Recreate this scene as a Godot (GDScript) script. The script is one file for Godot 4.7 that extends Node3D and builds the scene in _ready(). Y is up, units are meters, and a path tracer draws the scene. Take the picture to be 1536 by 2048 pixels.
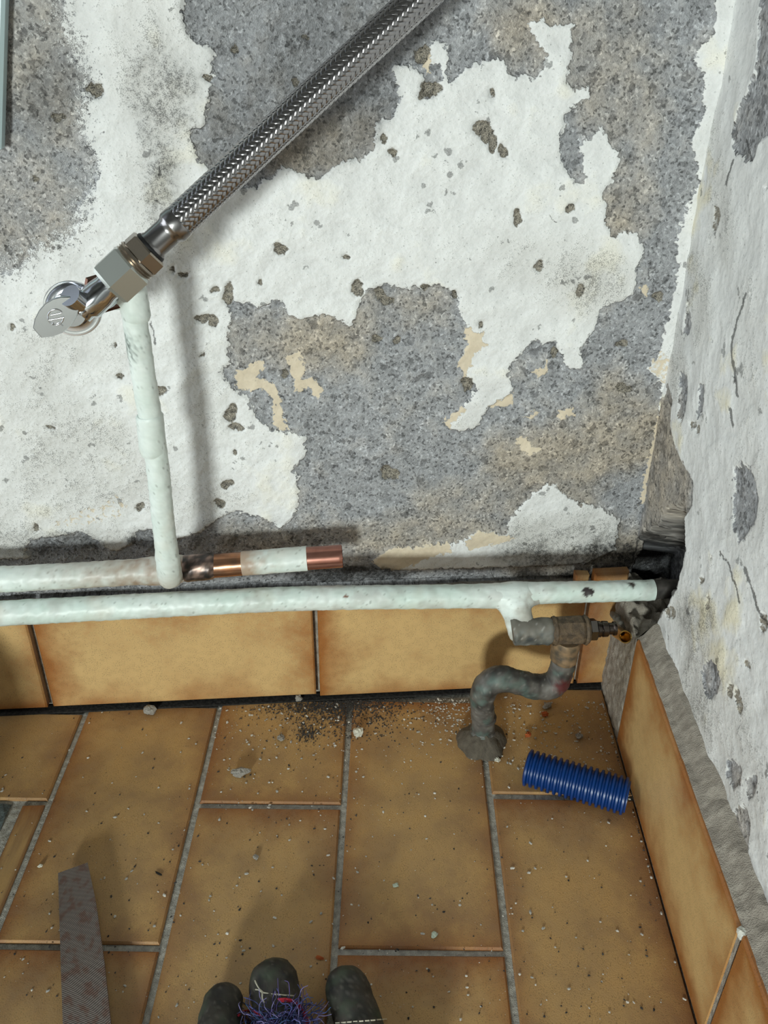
extends Node3D
# A corner of an old washroom under renovation: peeling plaster, painted copper pipes, brown stoneware tiles.
# World: floor at y = 0, the camera above the origin, the back wall about 0.62 m ahead (slightly out of square), the right wall at x = 0.2175.

const EYE := 0.585
const FOCAL := 1800.0
const RIGHT := 0.2175
const TILE_FACE := 0.2025
const PROUD := 0.018
const BS0 := -0.06
const BSIZE := 0.64
const BN := 1792
const RZ0 := -0.72
const RSIZE := 0.62
const RN := 1280

var cam_basis: Basis
var wall_u := Vector3(0.99627, 0, -0.08627)
var wall_n := Vector3(0.08627, 0, 0.99627)
var wall_a := Vector3(-0.315549, 0, -0.596583) - Vector3(0.08627, 0, 0.99627) * 0.018
var M := {}
var used := {}
var rng := RandomNumberGenerator.new()
var bump_noise := FastNoiseLite.new()
var slots := []

# ---------------------------------------------------------------- places
func ray(x: float, y: float) -> Vector3:
	return cam_basis * Vector3((x - 768.0) / FOCAL, -(y - 1024.0) / FOCAL, -1.0)

func on_wall(x: float, y: float, off := 0.0) -> Vector3:
	var r := ray(x, y)
	var c := Vector3(0, EYE, 0)
	return c + r * (((wall_a - c).dot(wall_n) + off) / r.dot(wall_n))

func on_floor(x: float, y: float, h := 0.0) -> Vector3:
	var r := ray(x, y)
	return Vector3(0, EYE, 0) + r * ((EYE - h) / -r.y)

func on_right(x: float, y: float, at := RIGHT) -> Vector3:
	var r := ray(x, y)
	return Vector3(0, EYE, 0) + r * (at / r.x)

func wall_point(s: float, h: float, off := 0.0) -> Vector3:
	return wall_a + wall_u * s + wall_n * off + Vector3(0, h, 0)

# ---------------------------------------------------------------- nodes
func numbered(called: String) -> String:
	var n: int = used.get(called, 0)
	used[called] = n + 1
	return called if n == 0 else "%s_%03d" % [called, n]

func thing(called: String, label: String, category: String, at := Vector3.ZERO, group := "") -> Node3D:
	var o := Node3D.new()
	o.name = numbered(called)
	add_child(o)
	o.position = at
	tag(o, label, category, group)
	return o

func tag(o: Node3D, label: String, category: String, group := "") -> void:
	o.set_meta("label", label)
	o.set_meta("category", category)
	if group != "":
		o.set_meta("group", group)

func structure(called: String, label: String, category: String) -> Node3D:
	var o := thing(called, label, category)
	o.set_meta("kind", "structure")
	return o

func put(called: String, mesh: Mesh, mat: Material, parent: Node3D, label := "") -> MeshInstance3D:
	var o := MeshInstance3D.new()
	o.mesh = mesh
	o.material_override = mat
	o.name = called if parent != self else numbered(called)
	parent.add_child(o, true)
	# geometry is written in world coordinates; a thing keeps its own base
	if parent != self:
		o.position = -world_of(parent)
	if label != "":
		o.set_meta("label", label)
	return o

func world_of(n: Node) -> Vector3:
	var p := Vector3.ZERO
	var k := n
	while k != self and k is Node3D:
		p += (k as Node3D).position
		k = k.get_parent()
	return p

# ---------------------------------------------------------------- meshes
func begin() -> SurfaceTool:
	var st := SurfaceTool.new()
	st.begin(Mesh.PRIMITIVE_TRIANGLES)
	return st

func done(st: SurfaceTool, smooth := false) -> ArrayMesh:
	if smooth:
		st.index()
	st.generate_normals()
	return st.commit()

func tri(st: SurfaceTool, a: Vector3, b: Vector3, c: Vector3) -> void:
	st.add_vertex(a)
	st.add_vertex(b)
	st.add_vertex(c)

func quad(st: SurfaceTool, a: Vector3, b: Vector3, c: Vector3, d: Vector3) -> void:
	tri(st, a, b, c)
	tri(st, a, c, d)

func quad_uv(st: SurfaceTool, p: Array, t: Array) -> void:
	for k in [0, 1, 2, 0, 2, 3]:
		st.set_uv(t[k])
		st.add_vertex(p[k])

# a slab with chamfered front edges; front face spanned by x and y axes, centre at c, n towards the front
func slab(c: Vector3, x: Vector3, y: Vector3, n: Vector3, w: float, h: float, t: float, ch: float, warp := 0.0, uv0 := Rect2(0, 0, 1, 1)) -> ArrayMesh:
	var st := begin()
	st.set_smooth_group(-1)
	var f := []
	var b := []
	var m := []
	var sg := [[-1, -1], [1, -1], [1, 1], [-1, 1]]
	for k in 4:
		var sx: float = sg[k][0]
		var sy: float = sg[k][1]
		var j := Vector3(rng.randf_range(-warp, warp), rng.randf_range(-warp, warp), 0)
		f.append(c + x * (sx * (w / 2 - ch) + j.x) + y * (sy * (h / 2 - ch) + j.y))
		m.append(c + x * (sx * w / 2 + j.x) + y * (sy * h / 2 + j.y) - n * ch)
		b.append(c + x * (sx * w / 2 + j.x) + y * (sy * h / 2 + j.y) - n * t)
	var uf := []
	var um := []
	for k in 4:
		var sx: float = sg[k][0]
		var sy: float = sg[k][1]
		uf.append(uv0.position + uv0.size * Vector2(0.5 + sx * (0.5 - ch / w), 0.5 - sy * (0.5 - ch / h)))
		um.append(uv0.position + uv0.size * Vector2(0.5 + sx * 0.5, 0.5 - sy * 0.5))
	quad_uv(st, [f[3], f[2], f[1], f[0]], [uf[3], uf[2], uf[1], uf[0]])
	for k in 4:
		var q := (k + 1) % 4
		quad_uv(st, [f[k], f[q], m[q], m[k]], [uf[k], uf[q], um[q], um[k]])
		quad_uv(st, [m[k], m[q], b[q], b[k]], [um[k], um[q], um[q].lerp(uv0.get_center(), 0.06), um[k].lerp(uv0.get_center(), 0.06)])
	quad_uv(st, [b[0], b[1], b[2], b[3]], [um[0], um[1], um[2], um[3]])
	st.generate_normals()
	st.generate_tangents()
	return st.commit()

func box_mesh(lo: Vector3, hi: Vector3, ch := 0.003) -> ArrayMesh:
	var c := (lo + hi) / 2
	var s := hi - lo
	return slab(Vector3(c.x, c.y, hi.z), Vector3.RIGHT, Vector3.UP, Vector3.BACK, s.x, s.y, s.z, minf(ch, s.z * 0.4))

func frames(pts: PackedVector3Array) -> Array:
	var out := []
	var n := pts.size()
	var t0 := (pts[1] - pts[0]).normalized()
	var side := t0.cross(Vector3.UP)
	if side.length() < 0.1:
		side = t0.cross(Vector3.RIGHT)
	side = side.normalized()
	for i in n:
		var t := (pts[mini(i + 1, n - 1)] - pts[maxi(i - 1, 0)]).normalized()
		side = (side - t * side.dot(t)).normalized()
		out.append(Basis(side, t.cross(side).normalized(), t))
	return out

# a smooth curve through points, resampled about every step metres: [points, radii]
func curve(keys: Array, radii: Array, step: float) -> Array:
	var pts := PackedVector3Array()
	var rad := PackedFloat32Array()
	for i in keys.size() - 1:
		var p0: Vector3 = keys[maxi(i - 1, 0)]
		var p1: Vector3 = keys[i]
		var p2: Vector3 = keys[i + 1]
		var p3: Vector3 = keys[mini(i + 2, keys.size() - 1)]
		var d := p1.distance_to(p2)
		if i == 0:
			p0 = p1 - (p2 - p1)
		if i == keys.size() - 2:
			p3 = p2 + (p2 - p1)
		var a0 := (p2 - p0) / maxf(p2.distance_to(p1) + p1.distance_to(p0), 1e-5) * d
		var a1 := (p3 - p1) / maxf(p3.distance_to(p2) + p2.distance_to(p1), 1e-5) * d
		var n := maxi(1, ceili(d / step))
		for k in n + (1 if i == keys.size() - 2 else 0):
			var t := float(k) / n
			var t2 := t * t
			var t3 := t2 * t
			pts.append(p1 * (2 * t3 - 3 * t2 + 1) + a0 * (t3 - 2 * t2 + t) + p2 * (-2 * t3 + 3 * t2) + a1 * (t3 - t2))
			rad.append(lerpf(radii[i], radii[i + 1], smoothstep(0, 1, t)))
	return [pts, rad]

# a swept tube with vertex colours from paint(point, along, angle), wobble in metres, closed or open ends
func tube(pts: PackedVector3Array, rad: PackedFloat32Array, seg: int, paint = null, wobble := 0.0, caps := true, freq := 120.0) -> ArrayMesh:
	var fr := frames(pts)
	var v := PackedVector3Array()
	var nrm := PackedVector3Array()
	var col := PackedColorArray()
	var uv := PackedVector2Array()
	var idx := PackedInt32Array()
	var along := 0.0
	var n := pts.size()
	for i in n:
		if i > 0:
			along += pts[i].distance_to(pts[i - 1])
		var b: Basis = fr[i]
		var slope := 0.0
		if i > 0 and i < n - 1:
			slope = (rad[i + 1] - rad[i - 1]) / maxf(pts[i + 1].distance_to(pts[i - 1]), 1e-6)
		for k in seg + 1:
			var a := TAU * k / seg
			var d := b.x * cos(a) + b.y * sin(a)
			var p := pts[i] + d * rad[i]
			if wobble > 0:
				var q := p * freq
				p += d * bump_noise.get_noise_3d(q.x, q.y, q.z) * wobble
			v.append(p)
			nrm.append((d - b.z * slope).normalized())
			uv.append(Vector2(along * 20.0, a / TAU))
			col.append(paint.call(p, along, a) if paint != null else Color.WHITE)
	for i in n - 1:
		for k in seg:
			var q := i * (seg + 1) + k
			idx.append_array([q, q + seg + 1, q + 1, q + 1, q + seg + 1, q + seg + 2])
	if wobble > 0:
		for i in n * (seg + 1):
			nrm[i] = Vector3.ZERO
		for t in range(0, idx.size(), 3):
			var fn := (v[idx[t + 2]] - v[idx[t]]).cross(v[idx[t + 1]] - v[idx[t]])
			for k in 3:
				nrm[idx[t + k]] += fn
		for i in n:
			var q := i * (seg + 1)
			var sum := nrm[q] + nrm[q + seg]
			nrm[q] = sum
			nrm[q + seg] = sum
			for k in seg + 1:
				nrm[q + k] = nrm[q + k].normalized()
	if caps:
		for e in 2:
			var i := 0 if e == 0 else n - 1
			var b: Basis = fr[i]
			var base := v.size()
			v.append(pts[i])
			nrm.append(-b.z if e == 0 else b.z)
			uv.append(Vector2(0.5, 0.5))
			col.append(col[i * (seg + 1)])
			for k in seg + 1:
				v.append(v[i * (seg + 1) + k])
				nrm.append(-b.z if e == 0 else b.z)
				uv.append(Vector2(0.5, 0.5))
				col.append(col[i * (seg + 1) + k])
			for k in seg:
				if e == 0:
					idx.append_array([base, base + 1 + k, base + 2 + k])
				else:
					idx.append_array([base, base + 2 + k, base + 1 + k])
	return arrays(v, nrm, uv, idx, col)

func arrays(v: PackedVector3Array, nrm: PackedVector3Array, uv: PackedVector2Array, idx: PackedInt32Array, col := PackedColorArray()) -> ArrayMesh:
	var a := []
	a.resize(Mesh.ARRAY_MAX)
	a[Mesh.ARRAY_VERTEX] = v
	a[Mesh.ARRAY_NORMAL] = nrm
	a[Mesh.ARRAY_TEX_UV] = uv
	a[Mesh.ARRAY_INDEX] = idx
	if col.size() == v.size():
		a[Mesh.ARRAY_COLOR] = col
	var m := ArrayMesh.new()
	m.add_surface_from_arrays(Mesh.PRIMITIVE_TRIANGLES, a)
	return m

# turned solid round the line from p towards dir; profile = [[along, radius], ...]; sides > 0 makes those rings a prism of that many sides
func lathe(p: Vector3, dir: Vector3, profile: Array, seg := 48, sides := 0, twist := 0.0) -> ArrayMesh:
	var st := begin()
	var z := dir.normalized()
	var x := z.cross(Vector3.UP).normalized()
	var y := z.cross(x).normalized()
	var n := sides if sides > 0 else seg
	for i in profile.size() - 1:
		var sharp: bool = sides > 0
		st.set_smooth_group(-1 if sharp else i / 1 * 0)
		for k in n:
			var c := []
			for e in [[0, 0], [1, 0], [1, 1], [0, 1]]:
				var a: float = TAU * (k + e[1]) / n + twist
				var pr: Array = profile[i + e[0]]
				c.append(p + z * pr[0] + (x * cos(a) + y * sin(a)) * pr[1])
			if profile[i][1] < 1e-6:
				tri(st, c[0], c[2], c[1])
			elif profile[i + 1][1] < 1e-6:
				tri(st, c[0], c[3], c[1])
			else:
				quad(st, c[0], c[3], c[2], c[1])
	if sides > 0:
		st.generate_normals()
		return st.commit()
	return creased(st.commit(), 0.72)

# normals smoothed only across edges flatter than the given cosine
func creased(m: ArrayMesh, limit: float) -> ArrayMesh:
	var a := m.surface_get_arrays(0)
	var v: PackedVector3Array = a[Mesh.ARRAY_VERTEX]
	if a[Mesh.ARRAY_INDEX] != null:
		var ids: PackedInt32Array = a[Mesh.ARRAY_INDEX]
		var w := PackedVector3Array()
		for i in ids:
			w.append(v[i])
		v = w
	var at := {}
	var fn := PackedVector3Array()
	for t in range(0, v.size(), 3):
		fn.append((v[t + 2] - v[t]).cross(v[t + 1] - v[t]))
		for k in 3:
			var key := (v[t + k] * 200000.0).round()
			if not at.has(key):
				at[key] = []
			at[key].append(t / 3)
	var nrm := PackedVector3Array()
	var idx := PackedInt32Array()
	var uv := PackedVector2Array()
	for i in v.size():
		var own := fn[i / 3].normalized()
		var s := Vector3.ZERO
		for t in at[(v[i] * 200000.0).round()]:
			if fn[t].normalized().dot(own) > limit:
				s += fn[t]
		nrm.append(s.normalized() if s.length() > 0 else own)
		idx.append(i)
		uv.append(Vector2(v[i].x + v[i].z, v[i].y) * 20.0)
	return arrays(v, nrm, uv, idx)

# a small irregular stone or flake
func lump(seed_n: int, size: Vector3, rough := 0.35) -> ArrayMesh:
	var r := RandomNumberGenerator.new()
	r.seed = seed_n
	var s := SphereMesh.new()
	s.radius = 1.0
	s.height = 2.0
	s.radial_segments = 10
	s.rings = 6
	var a := s.get_mesh_arrays()
	var v: PackedVector3Array = a[Mesh.ARRAY_VERTEX]
	var ids: PackedInt32Array = a[Mesh.ARRAY_INDEX]
	var st := begin()
	st.set_smooth_group(-1)
	var off := Vector3(r.randf(), r.randf(), r.randf()) * 90.0
	for i in ids:
		var p := v[i]
		var q := p * 1.1 * 40.0 + off * 40.0
		p *= 1.0 + bump_noise.get_noise_3d(q.x, q.y, q.z) * rough * 2.0
		p.y = maxf(p.y, -0.75)
		st.add_vertex(Vector3(p.x * size.x, (p.y + 0.75) * size.y * 0.57, p.z * size.z))
	st.generate_normals()
	return st.commit()

# ---------------------------------------------------------------- pictures of surfaces
func noise_bytes(n: int, h: int, freq: float, kind: int, oct: int, sd: int, cells := false) -> PackedByteArray:
	var f := FastNoiseLite.new()
	if cells:
		f.cellular_return_type = FastNoiseLite.RETURN_CELL_VALUE
		f.cellular_jitter = 1.0
	f.seed = sd
	f.frequency = freq
	f.noise_type = kind
	f.fractal_octaves = oct
	f.fractal_type = FastNoiseLite.FRACTAL_FBM if oct > 1 else FastNoiseLite.FRACTAL_NONE
	var im := f.get_image(n, h)
	im.convert(Image.FORMAT_L8)
	return im.get_data()

func to_texel(kind: int, x: float, y: float) -> Vector2:
	if kind == 0:
		var p := on_wall(x, y)
		return Vector2(((p - wall_a).dot(wall_u) - BS0) / BSIZE, 1.0 - p.y / BSIZE)
	if x < 1200.0:
		x = 1200.0
	var q := on_right(x, y)
	return Vector2((q.z - RZ0) / RSIZE, 1.0 - q.y / RSIZE)

func fill(im: Image, kind: int, pts: Array, v: float) -> void:
	var n := im.get_width()
	var q := PackedVector2Array()
	var lo := 1e9
	var hi := -1e9
	for i in range(0, pts.size(), 2):
		var t := to_texel(kind, pts[i], pts[i + 1]) * n
		q.append(t)
		lo = minf(lo, t.y)
		hi = maxf(hi, t.y)
	for row in range(maxi(0, floori(lo)), mini(n - 1, ceili(hi)) + 1):
		var yy := row + 0.5
		var xs := []
		for i in q.size():
			var a := q[i]
			var b := q[(i + 1) % q.size()]
			if (a.y <= yy) != (b.y <= yy):
				xs.append(a.x + (yy - a.y) / (b.y - a.y) * (b.x - a.x))
		xs.sort()
		for k in range(0, xs.size() - 1, 2):
			var x0 := clampi(roundi(xs[k]), 0, n)
			var x1 := clampi(roundi(xs[k + 1]), 0, n)
			if x1 > x0:
				im.fill_rect(Rect2i(x0, row, x1 - x0, 1), Color(v, v, v))

func spot(im: Image, kind: int, x: float, y: float, rx: float, ry: float, v: float) -> void:
	var pts := []
	for k in 14:
		var w := 1.0 + 0.20 * sin(k * 0.9 + x) + 0.12 * sin(k * 1.35 + y)
		pts.append(x + cos(TAU * k / 14) * rx * w)
		pts.append(y + sin(TAU * k / 14) * ry * w)
	fill(im, kind, pts, v)

func blank(n: int) -> Image:
	return Image.create(n, n, false, Image.FORMAT_L8)

func soften(source: Image, n: int, down: int) -> PackedByteArray:
	var im: Image = source.duplicate()
	var w := im.get_width()
	if down > 1:
		im.resize(w / down, w / down, Image.INTERPOLATE_BILINEAR if down <= 2 else Image.INTERPOLATE_LANCZOS)
	im.resize(n, n, Image.INTERPOLATE_CUBIC)
	return im.get_data()

func wider(im: Image, n: int, down: int) -> PackedByteArray:
	return soften(im, n, down)

# masks: peel (bare plaster), cream (undercoat), pit (holes), grime (dirt, painted shade), dark (damp and mould, painted shade), soft (how frayed the peel's edge is), cave (broken away)
func band(b: int, job: Dictionary) -> void:
	var n: int = job.n
	var rows: int = n / job.bands
	var peel: PackedByteArray = job.peel
	var cream: PackedByteArray = job.cream
	var wide: PackedByteArray = job.wide
	var crack: PackedByteArray = job.crack
	var pit: PackedByteArray = job.pit
	var grime_shade: PackedByteArray = job.grime_shade
	var dark: PackedByteArray = job.dark
	var soft: PackedByteArray = job.soft
	var brown: PackedByteArray = job.brown
	var wa: PackedByteArray = job.wa
	var wb: PackedByteArray = job.wb
	var fine: PackedByteArray = job.fine
	var grain: PackedByteArray = job.grain
	var med: PackedByteArray = job.med
	var low: PackedByteArray = job.low
	var cell: PackedByteArray = job.cell
	var sandy: PackedByteArray = job.sandy
	var stone: PackedByteArray = job.stone
	var white: Color = job.white
	var c := PackedByteArray()
	var hgt := PackedByteArray()
	c.resize(rows * n * 3)
	hgt.resize(rows * n)
	var o := 0
	for y in range(b * rows, (b + 1) * rows):
		for x in n:
			var i := y * n + x
			var dx := (wa[i] - 128) / 16 + (fine[i] - 128) / 20
			var dy := (wb[i] - 128) / 16 + (fine[n * n - 1 - i] - 128) / 20
			var j := clampi(y + dy, 0, n - 1) * n + clampi(x + dx, 0, n - 1)
			var jp := clampi(y + dy / 2, 0, n - 1) * n + clampi(x + dx / 2, 0, n - 1)
			var f := (fine[i] - 128.0) / 128.0
			var g := (grain[i] - 128.0) / 128.0
			var m := (med[i] - 128.0) / 128.0
			var l := (low[i] - 128.0) / 128.0
			var s := soft[i] / 255.0
			var p := lerpf(peel[j], wide[i], s) / 255.0 + f * (0.16 + 0.42 * s) + g * 0.50 * s + m * 0.25 * s
			var bare := clampf((p - 0.47) * 14.0, 0.0, 1.0)
			var q := pit[jp] / 255.0
			var d := dark[i] / 255.0
			var gr := grime_shade[i] / 255.0
			var br := clampf(brown[i] / 255.0 + m * 0.3 + l * 0.25, 0.0, 1.0)
			# bare plaster: sandy grey with dark and light grains
			var sy := (sandy[jp] - 128) / 128.0
			var sn := stone[j] / 255.0
			var sand := 0.335 + 0.085 * m + 0.06 * f + 0.05 * g + 0.088 * sy + 0.03 * l
			var k := cell[i] / 255.0
			var stony := 0.0
			if sn > 0.90 - 0.10 * m - 0.05 * l:
				stony = clampf((0.62 - k + 0.2 * f) * 4.0, 0.0, 1.0)
				sand *= 1.0 - stony * (0.47 if sn < 0.985 else -0.35)
			if sy > 0.86 and f > -0.2:
				sand += 0.12
			elif sy < -0.82:
				sand *= 0.55
			var pr := sand * (0.98 + 0.10 * br)
			var pg := sand * (1.0 - 0.05 * br)
			var pb := sand * (1.04 - 0.26 * br)
			# paint: thick white limewash over cream
			var w := 1.0 + 0.05 * f + 0.09 * m + 0.06 * l + 0.03 * g
			var sp := clampf((gr * 1.25 + g * 0.8 + f * 0.5 + m * 0.5 - 0.70) * 2.6, 0.0, 1.0)
			w *= 1.0 - 0.50 * sp - 0.24 * gr
			if k < 0.045 and f < -0.10:
				w *= 0.55
			if sn > 0.972 and k < 0.30 + 0.2 * f:
				w *= 0.50 + 0.2 * g
			var r0 := white.r * w * (1.0 - 0.0 * gr)
			var g0 := white.g * w * (1.0 - 0.03 * gr)
			var b0 := white.b * w * (1.0 - 0.08 * gr)
			var yl := clampf(l * 1.1 + m * 0.5 - 0.42, 0.0, 0.5) * float(job.yellow)
			g0 *= 1.0 - 0.10 * yl
			b0 *= 1.0 - 0.38 * yl
			var ck := clampf((cream[j] / 255.0 + f * 0.18 - 0.47) * 12.0, 0.0, 1.0)
			# a thin dark brown rim along the edge of the chipped paint
			var rim := clampf(1.0 - absf(p - 0.44) * 22.0, 0.0, 1.0) * (1.0 - s)
			var r1 := lerpf(r0, pr, bare)
			var g1 := lerpf(g0, pg, bare)
			var b1 := lerpf(b0, pb, bare)
			r1 = lerpf(r1, 0.17, rim * 0.45)
			g1 = lerpf(g1, 0.14, rim * 0.45)
			b1 = lerpf(b1, 0.11, rim * 0.45)
			var cw := 0.93 + 0.08 * m + 0.05 * f
			r1 = lerpf(r1, 0.72 * cw, ck)
			g1 = lerpf(g1, 0.62 * cw, ck)
			b1 = lerpf(b1, 0.47 * cw, ck)
			var hole := clampf((q + f * 0.22 + g * 0.10 - 0.47) * 7.0, 0.0, 1.0)
			var hv := 0.80 + 0.85 * g + 0.55 * f
			r1 = lerpf(r1, 0.27 * hv, hole)
			g1 = lerpf(g1, 0.245 * hv, hole)
			b1 = lerpf(b1, 0.20 * hv, hole)
			var dd := clampf(d * 1.15 + (m * 0.45 + f * 0.4 + g * 0.2) * minf(1.0, d * 2.5), 0.0, 1.0)
			var cr := clampf((crack[jp] / 255.0 + f * 0.5 - 0.30) * 2.5, 0.0, 1.0)
			var damp_shade := (1.0 - 0.93 * dd) * (1.0 - 0.72 * cr)
			r1 *= damp_shade
			g1 *= damp_shade
			b1 *= damp_shade
			c[o * 3] = clampi(int(255.0 * pow(clampf(r1, 0.0, 1.0), 0.4545)), 0, 255)
			c[o * 3 + 1] = clampi(int(255.0 * pow(clampf(g1, 0.0, 1.0), 0.4545)), 0, 255)
			c[o * 3 + 2] = clampi(int(255.0 * pow(clampf(b1, 0.0, 1.0), 0.4545)), 0, 255)
			var th := 150.0 + 24.0 * m + 24.0 * f + 5.0 * g
			var bh := 70.0 + 30.0 * m + 34.0 * f + 30.0 * g + 14.0 * sy - 30.0 * stony
			var hh := lerpf(th, bh, bare)
			hh = lerpf(hh, 98.0 + 14.0 * f, ck)
			hh -= hole * (48.0 + 22.0 * g)
			hh -= 40.0 * cr
			hgt[o] = clampi(int(hh), 0, 255)
			o += 1
	slots[b] = [c, hgt]

func plaster(n: int, marks: Dictionary, white: Color, yellow: float, sd: int, stretch := 1) -> Array:
	var job := marks.duplicate()
	var flat := func(freq: float, kind: int, oct: int, k: int) -> PackedByteArray:
		if stretch == 1:
			return noise_bytes(n, n, freq, kind, oct, sd + k)
		var f := FastNoiseLite.new()
		f.seed = sd + k
		f.frequency = freq
		f.noise_type = kind
		f.fractal_octaves = oct
		f.fractal_type = FastNoiseLite.FRACTAL_FBM if oct > 1 else FastNoiseLite.FRACTAL_NONE
		var im := f.get_image(n, n / stretch)
		im.convert(Image.FORMAT_L8)
		im.resize(n, n, Image.INTERPOLATE_CUBIC)
		return im.get_data()
	job.n = n
	job.bands = 8
	job.white = white
	job.yellow = yellow
	job.wa = noise_bytes(n, n, 0.045, FastNoiseLite.TYPE_SIMPLEX_SMOOTH, 4, sd + 1)
	job.wb = noise_bytes(n, n, 0.045, FastNoiseLite.TYPE_SIMPLEX_SMOOTH, 4, sd + 2)
	job.fine = flat.call(0.075, FastNoiseLite.TYPE_SIMPLEX_SMOOTH, 3, 3)
	job.grain = noise_bytes(n, n, 0.30, FastNoiseLite.TYPE_SIMPLEX, 2, sd + 4)
	job.med = flat.call(0.016, FastNoiseLite.TYPE_SIMPLEX_SMOOTH, 4, 5)
	job.low = flat.call(0.0042, FastNoiseLite.TYPE_SIMPLEX_SMOOTH, 3, 6)
	job.sandy = noise_bytes(n, n, 0.26, FastNoiseLite.TYPE_CELLULAR, 1, sd + 8, true)
	job.stone = noise_bytes(n, n, 0.062, FastNoiseLite.TYPE_CELLULAR, 1, sd + 9, true)
	job.cell = noise_bytes(n, n, 0.055, FastNoiseLite.TYPE_CELLULAR, 1, sd + 7)
	slots = []
	slots.resize(8)
	var id := WorkerThreadPool.add_group_task(band.bind(job), 8)
	WorkerThreadPool.wait_for_group_task_completion(id)
	var c := PackedByteArray()
	var h := PackedByteArray()
	for s in slots:
		c.append_array(s[0])
		h.append_array(s[1])
	return [Image.create_from_data(n, n, false, Image.FORMAT_RGB8, c), Image.create_from_data(n, n, false, Image.FORMAT_L8, h), job]

func surface(color: Color, rough := 0.6, metal := 0.0) -> StandardMaterial3D:
	var m := StandardMaterial3D.new()
	m.albedo_color = color
	m.roughness = rough
	m.metallic = metal
	return m

func tinted(rough := 0.6, metal := 0.0) -> StandardMaterial3D:
	var m := surface(Color.WHITE, rough, metal)
	m.vertex_color_use_as_albedo = true
	return m

func mottled(a: Color, b: Color, freq: float, sd: int, rough: float, scale: float, relief := 0.05) -> StandardMaterial3D:
	var n := 512
	var d := noise_bytes(n, n, freq, FastNoiseLite.TYPE_SIMPLEX_SMOOTH, 5, sd)
	var e := noise_bytes(n, n, 0.35, FastNoiseLite.TYPE_SIMPLEX, 2, sd + 1)
	var c := PackedByteArray()
	var h := PackedByteArray()
	c.resize(n * n * 3)
	h.resize(n * n)
	for i in n * n:
		var t := clampf(d[i] / 255.0 + (e[i] - 128) / 380.0, 0.0, 1.0)
		c[i * 3] = int(255 * lerpf(a.r, b.r, t))
		c[i * 3 + 1] = int(255 * lerpf(a.g, b.g, t))
		c[i * 3 + 2] = int(255 * lerpf(a.b, b.b, t))
		h[i] = clampi(int(t * 255), 0, 255)
	var m := surface(Color.WHITE, rough)
	m.albedo_texture = ImageTexture.create_from_image(Image.create_from_data(n, n, false, Image.FORMAT_RGB8, c))
	m.heightmap_enabled = true
	m.heightmap_texture = ImageTexture.create_from_image(Image.create_from_data(n, n, false, Image.FORMAT_L8, h))
	m.heightmap_scale = relief
	m.uv1_triplanar = true
	m.uv1_world_triplanar = true
	m.uv1_scale = Vector3.ONE * scale
	return m

# glazed stoneware: tan heart, burnt orange towards the edges
func tile_material(sd: int, burnt: Array, dust: float) -> StandardMaterial3D:
	var w := 384
	var hgt := 768
	var a := noise_bytes(w, hgt, 0.006, FastNoiseLite.TYPE_SIMPLEX_SMOOTH, 4, sd)
	var f := noise_bytes(w, hgt, 0.22, FastNoiseLite.TYPE_SIMPLEX, 2, sd + 1)
	var e := noise_bytes(w, hgt, 0.03, FastNoiseLite.TYPE_SIMPLEX_SMOOTH, 3, sd + 2)
	var c := PackedByteArray()
	c.resize(w * hgt * 3)
	var h := PackedByteArray()
	h.resize(w * hgt)
	for y in hgt:
		for x in w:
			var i := y * w + x
			var m := (a[i] - 128) / 128.0
			var g := (f[i] - 128) / 128.0
			var k := (e[i] - 128) / 128.0
			var u := float(x) / w
			var v := float(y) / hgt * 2.0
			var t := 0.0
			t = maxf(t, burnt[0] * exp(-u * (7.0 + 2.0 * k)))
			t = maxf(t, burnt[1] * exp(-(1.0 - u) * (7.0 - 2.0 * k)))
			t = maxf(t, burnt[2] * exp(-v * (6.0 + 2.0 * k)))
			t = maxf(t, burnt[3] * exp(-(2.0 - v) * (6.0 - 2.0 * k)))
			t = clampf(t * 1.45 - 0.10 + 0.34 * m + 0.10 * k + 0.15 * g, 0.0, 1.0)
			var r := lerpf(0.60, 0.33, t)
			var gg := lerpf(0.402, 0.118, t)
			var b := lerpf(0.172, 0.020, t)
			var dw := 1.0 + 0.10 * g + 0.05 * k
			var ds := clampf(dust * (0.55 + 0.7 * m + 0.4 * k), 0.0, 0.8)
			r = lerpf(r * dw, 0.31, ds)
			gg = lerpf(gg * dw, 0.25, ds)
			b = lerpf(b * dw, 0.165, ds)
			if g < -0.62 and k < 0.15:
				r *= 0.55
				gg *= 0.55
				b *= 0.55
			c[i * 3] = int(255 * pow(clampf(r, 0, 1), 0.4545))
			c[i * 3 + 1] = int(255 * pow(clampf(gg, 0, 1), 0.4545))
			c[i * 3 + 2] = int(255 * pow(clampf(b, 0, 1), 0.4545))
			h[i] = clampi(int(128 + 40 * g + 30 * k), 0, 255)
	var mat := surface(Color.WHITE, 0.42 + 0.4 * dust)
	mat.albedo_texture = ImageTexture.create_from_image(Image.create_from_data(w, hgt, false, Image.FORMAT_RGB8, c))
	mat.heightmap_enabled = true
	mat.heightmap_texture = ImageTexture.create_from_image(Image.create_from_data(w, hgt, false, Image.FORMAT_L8, h))
	mat.heightmap_scale = 0.03
	return mat

# ---------------------------------------------------------------- the scene
func _ready() -> void:
	rng.seed = 41
	bump_noise.seed = 7
	bump_noise.frequency = 1.0
	bump_noise.noise_type = FastNoiseLite.TYPE_SIMPLEX_SMOOTH
	bump_noise.fractal_octaves = 3
	camera_and_light()
	materials()
	room()
	back_wall()
	right_wall()
	floor_tiles()
	skirting()
	upper_pipe()
	lower_pipe()
	valve()
	hose()
	drain()
	panel()
	conduit()
	file_tool()
	glove()
	rubble()

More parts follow.
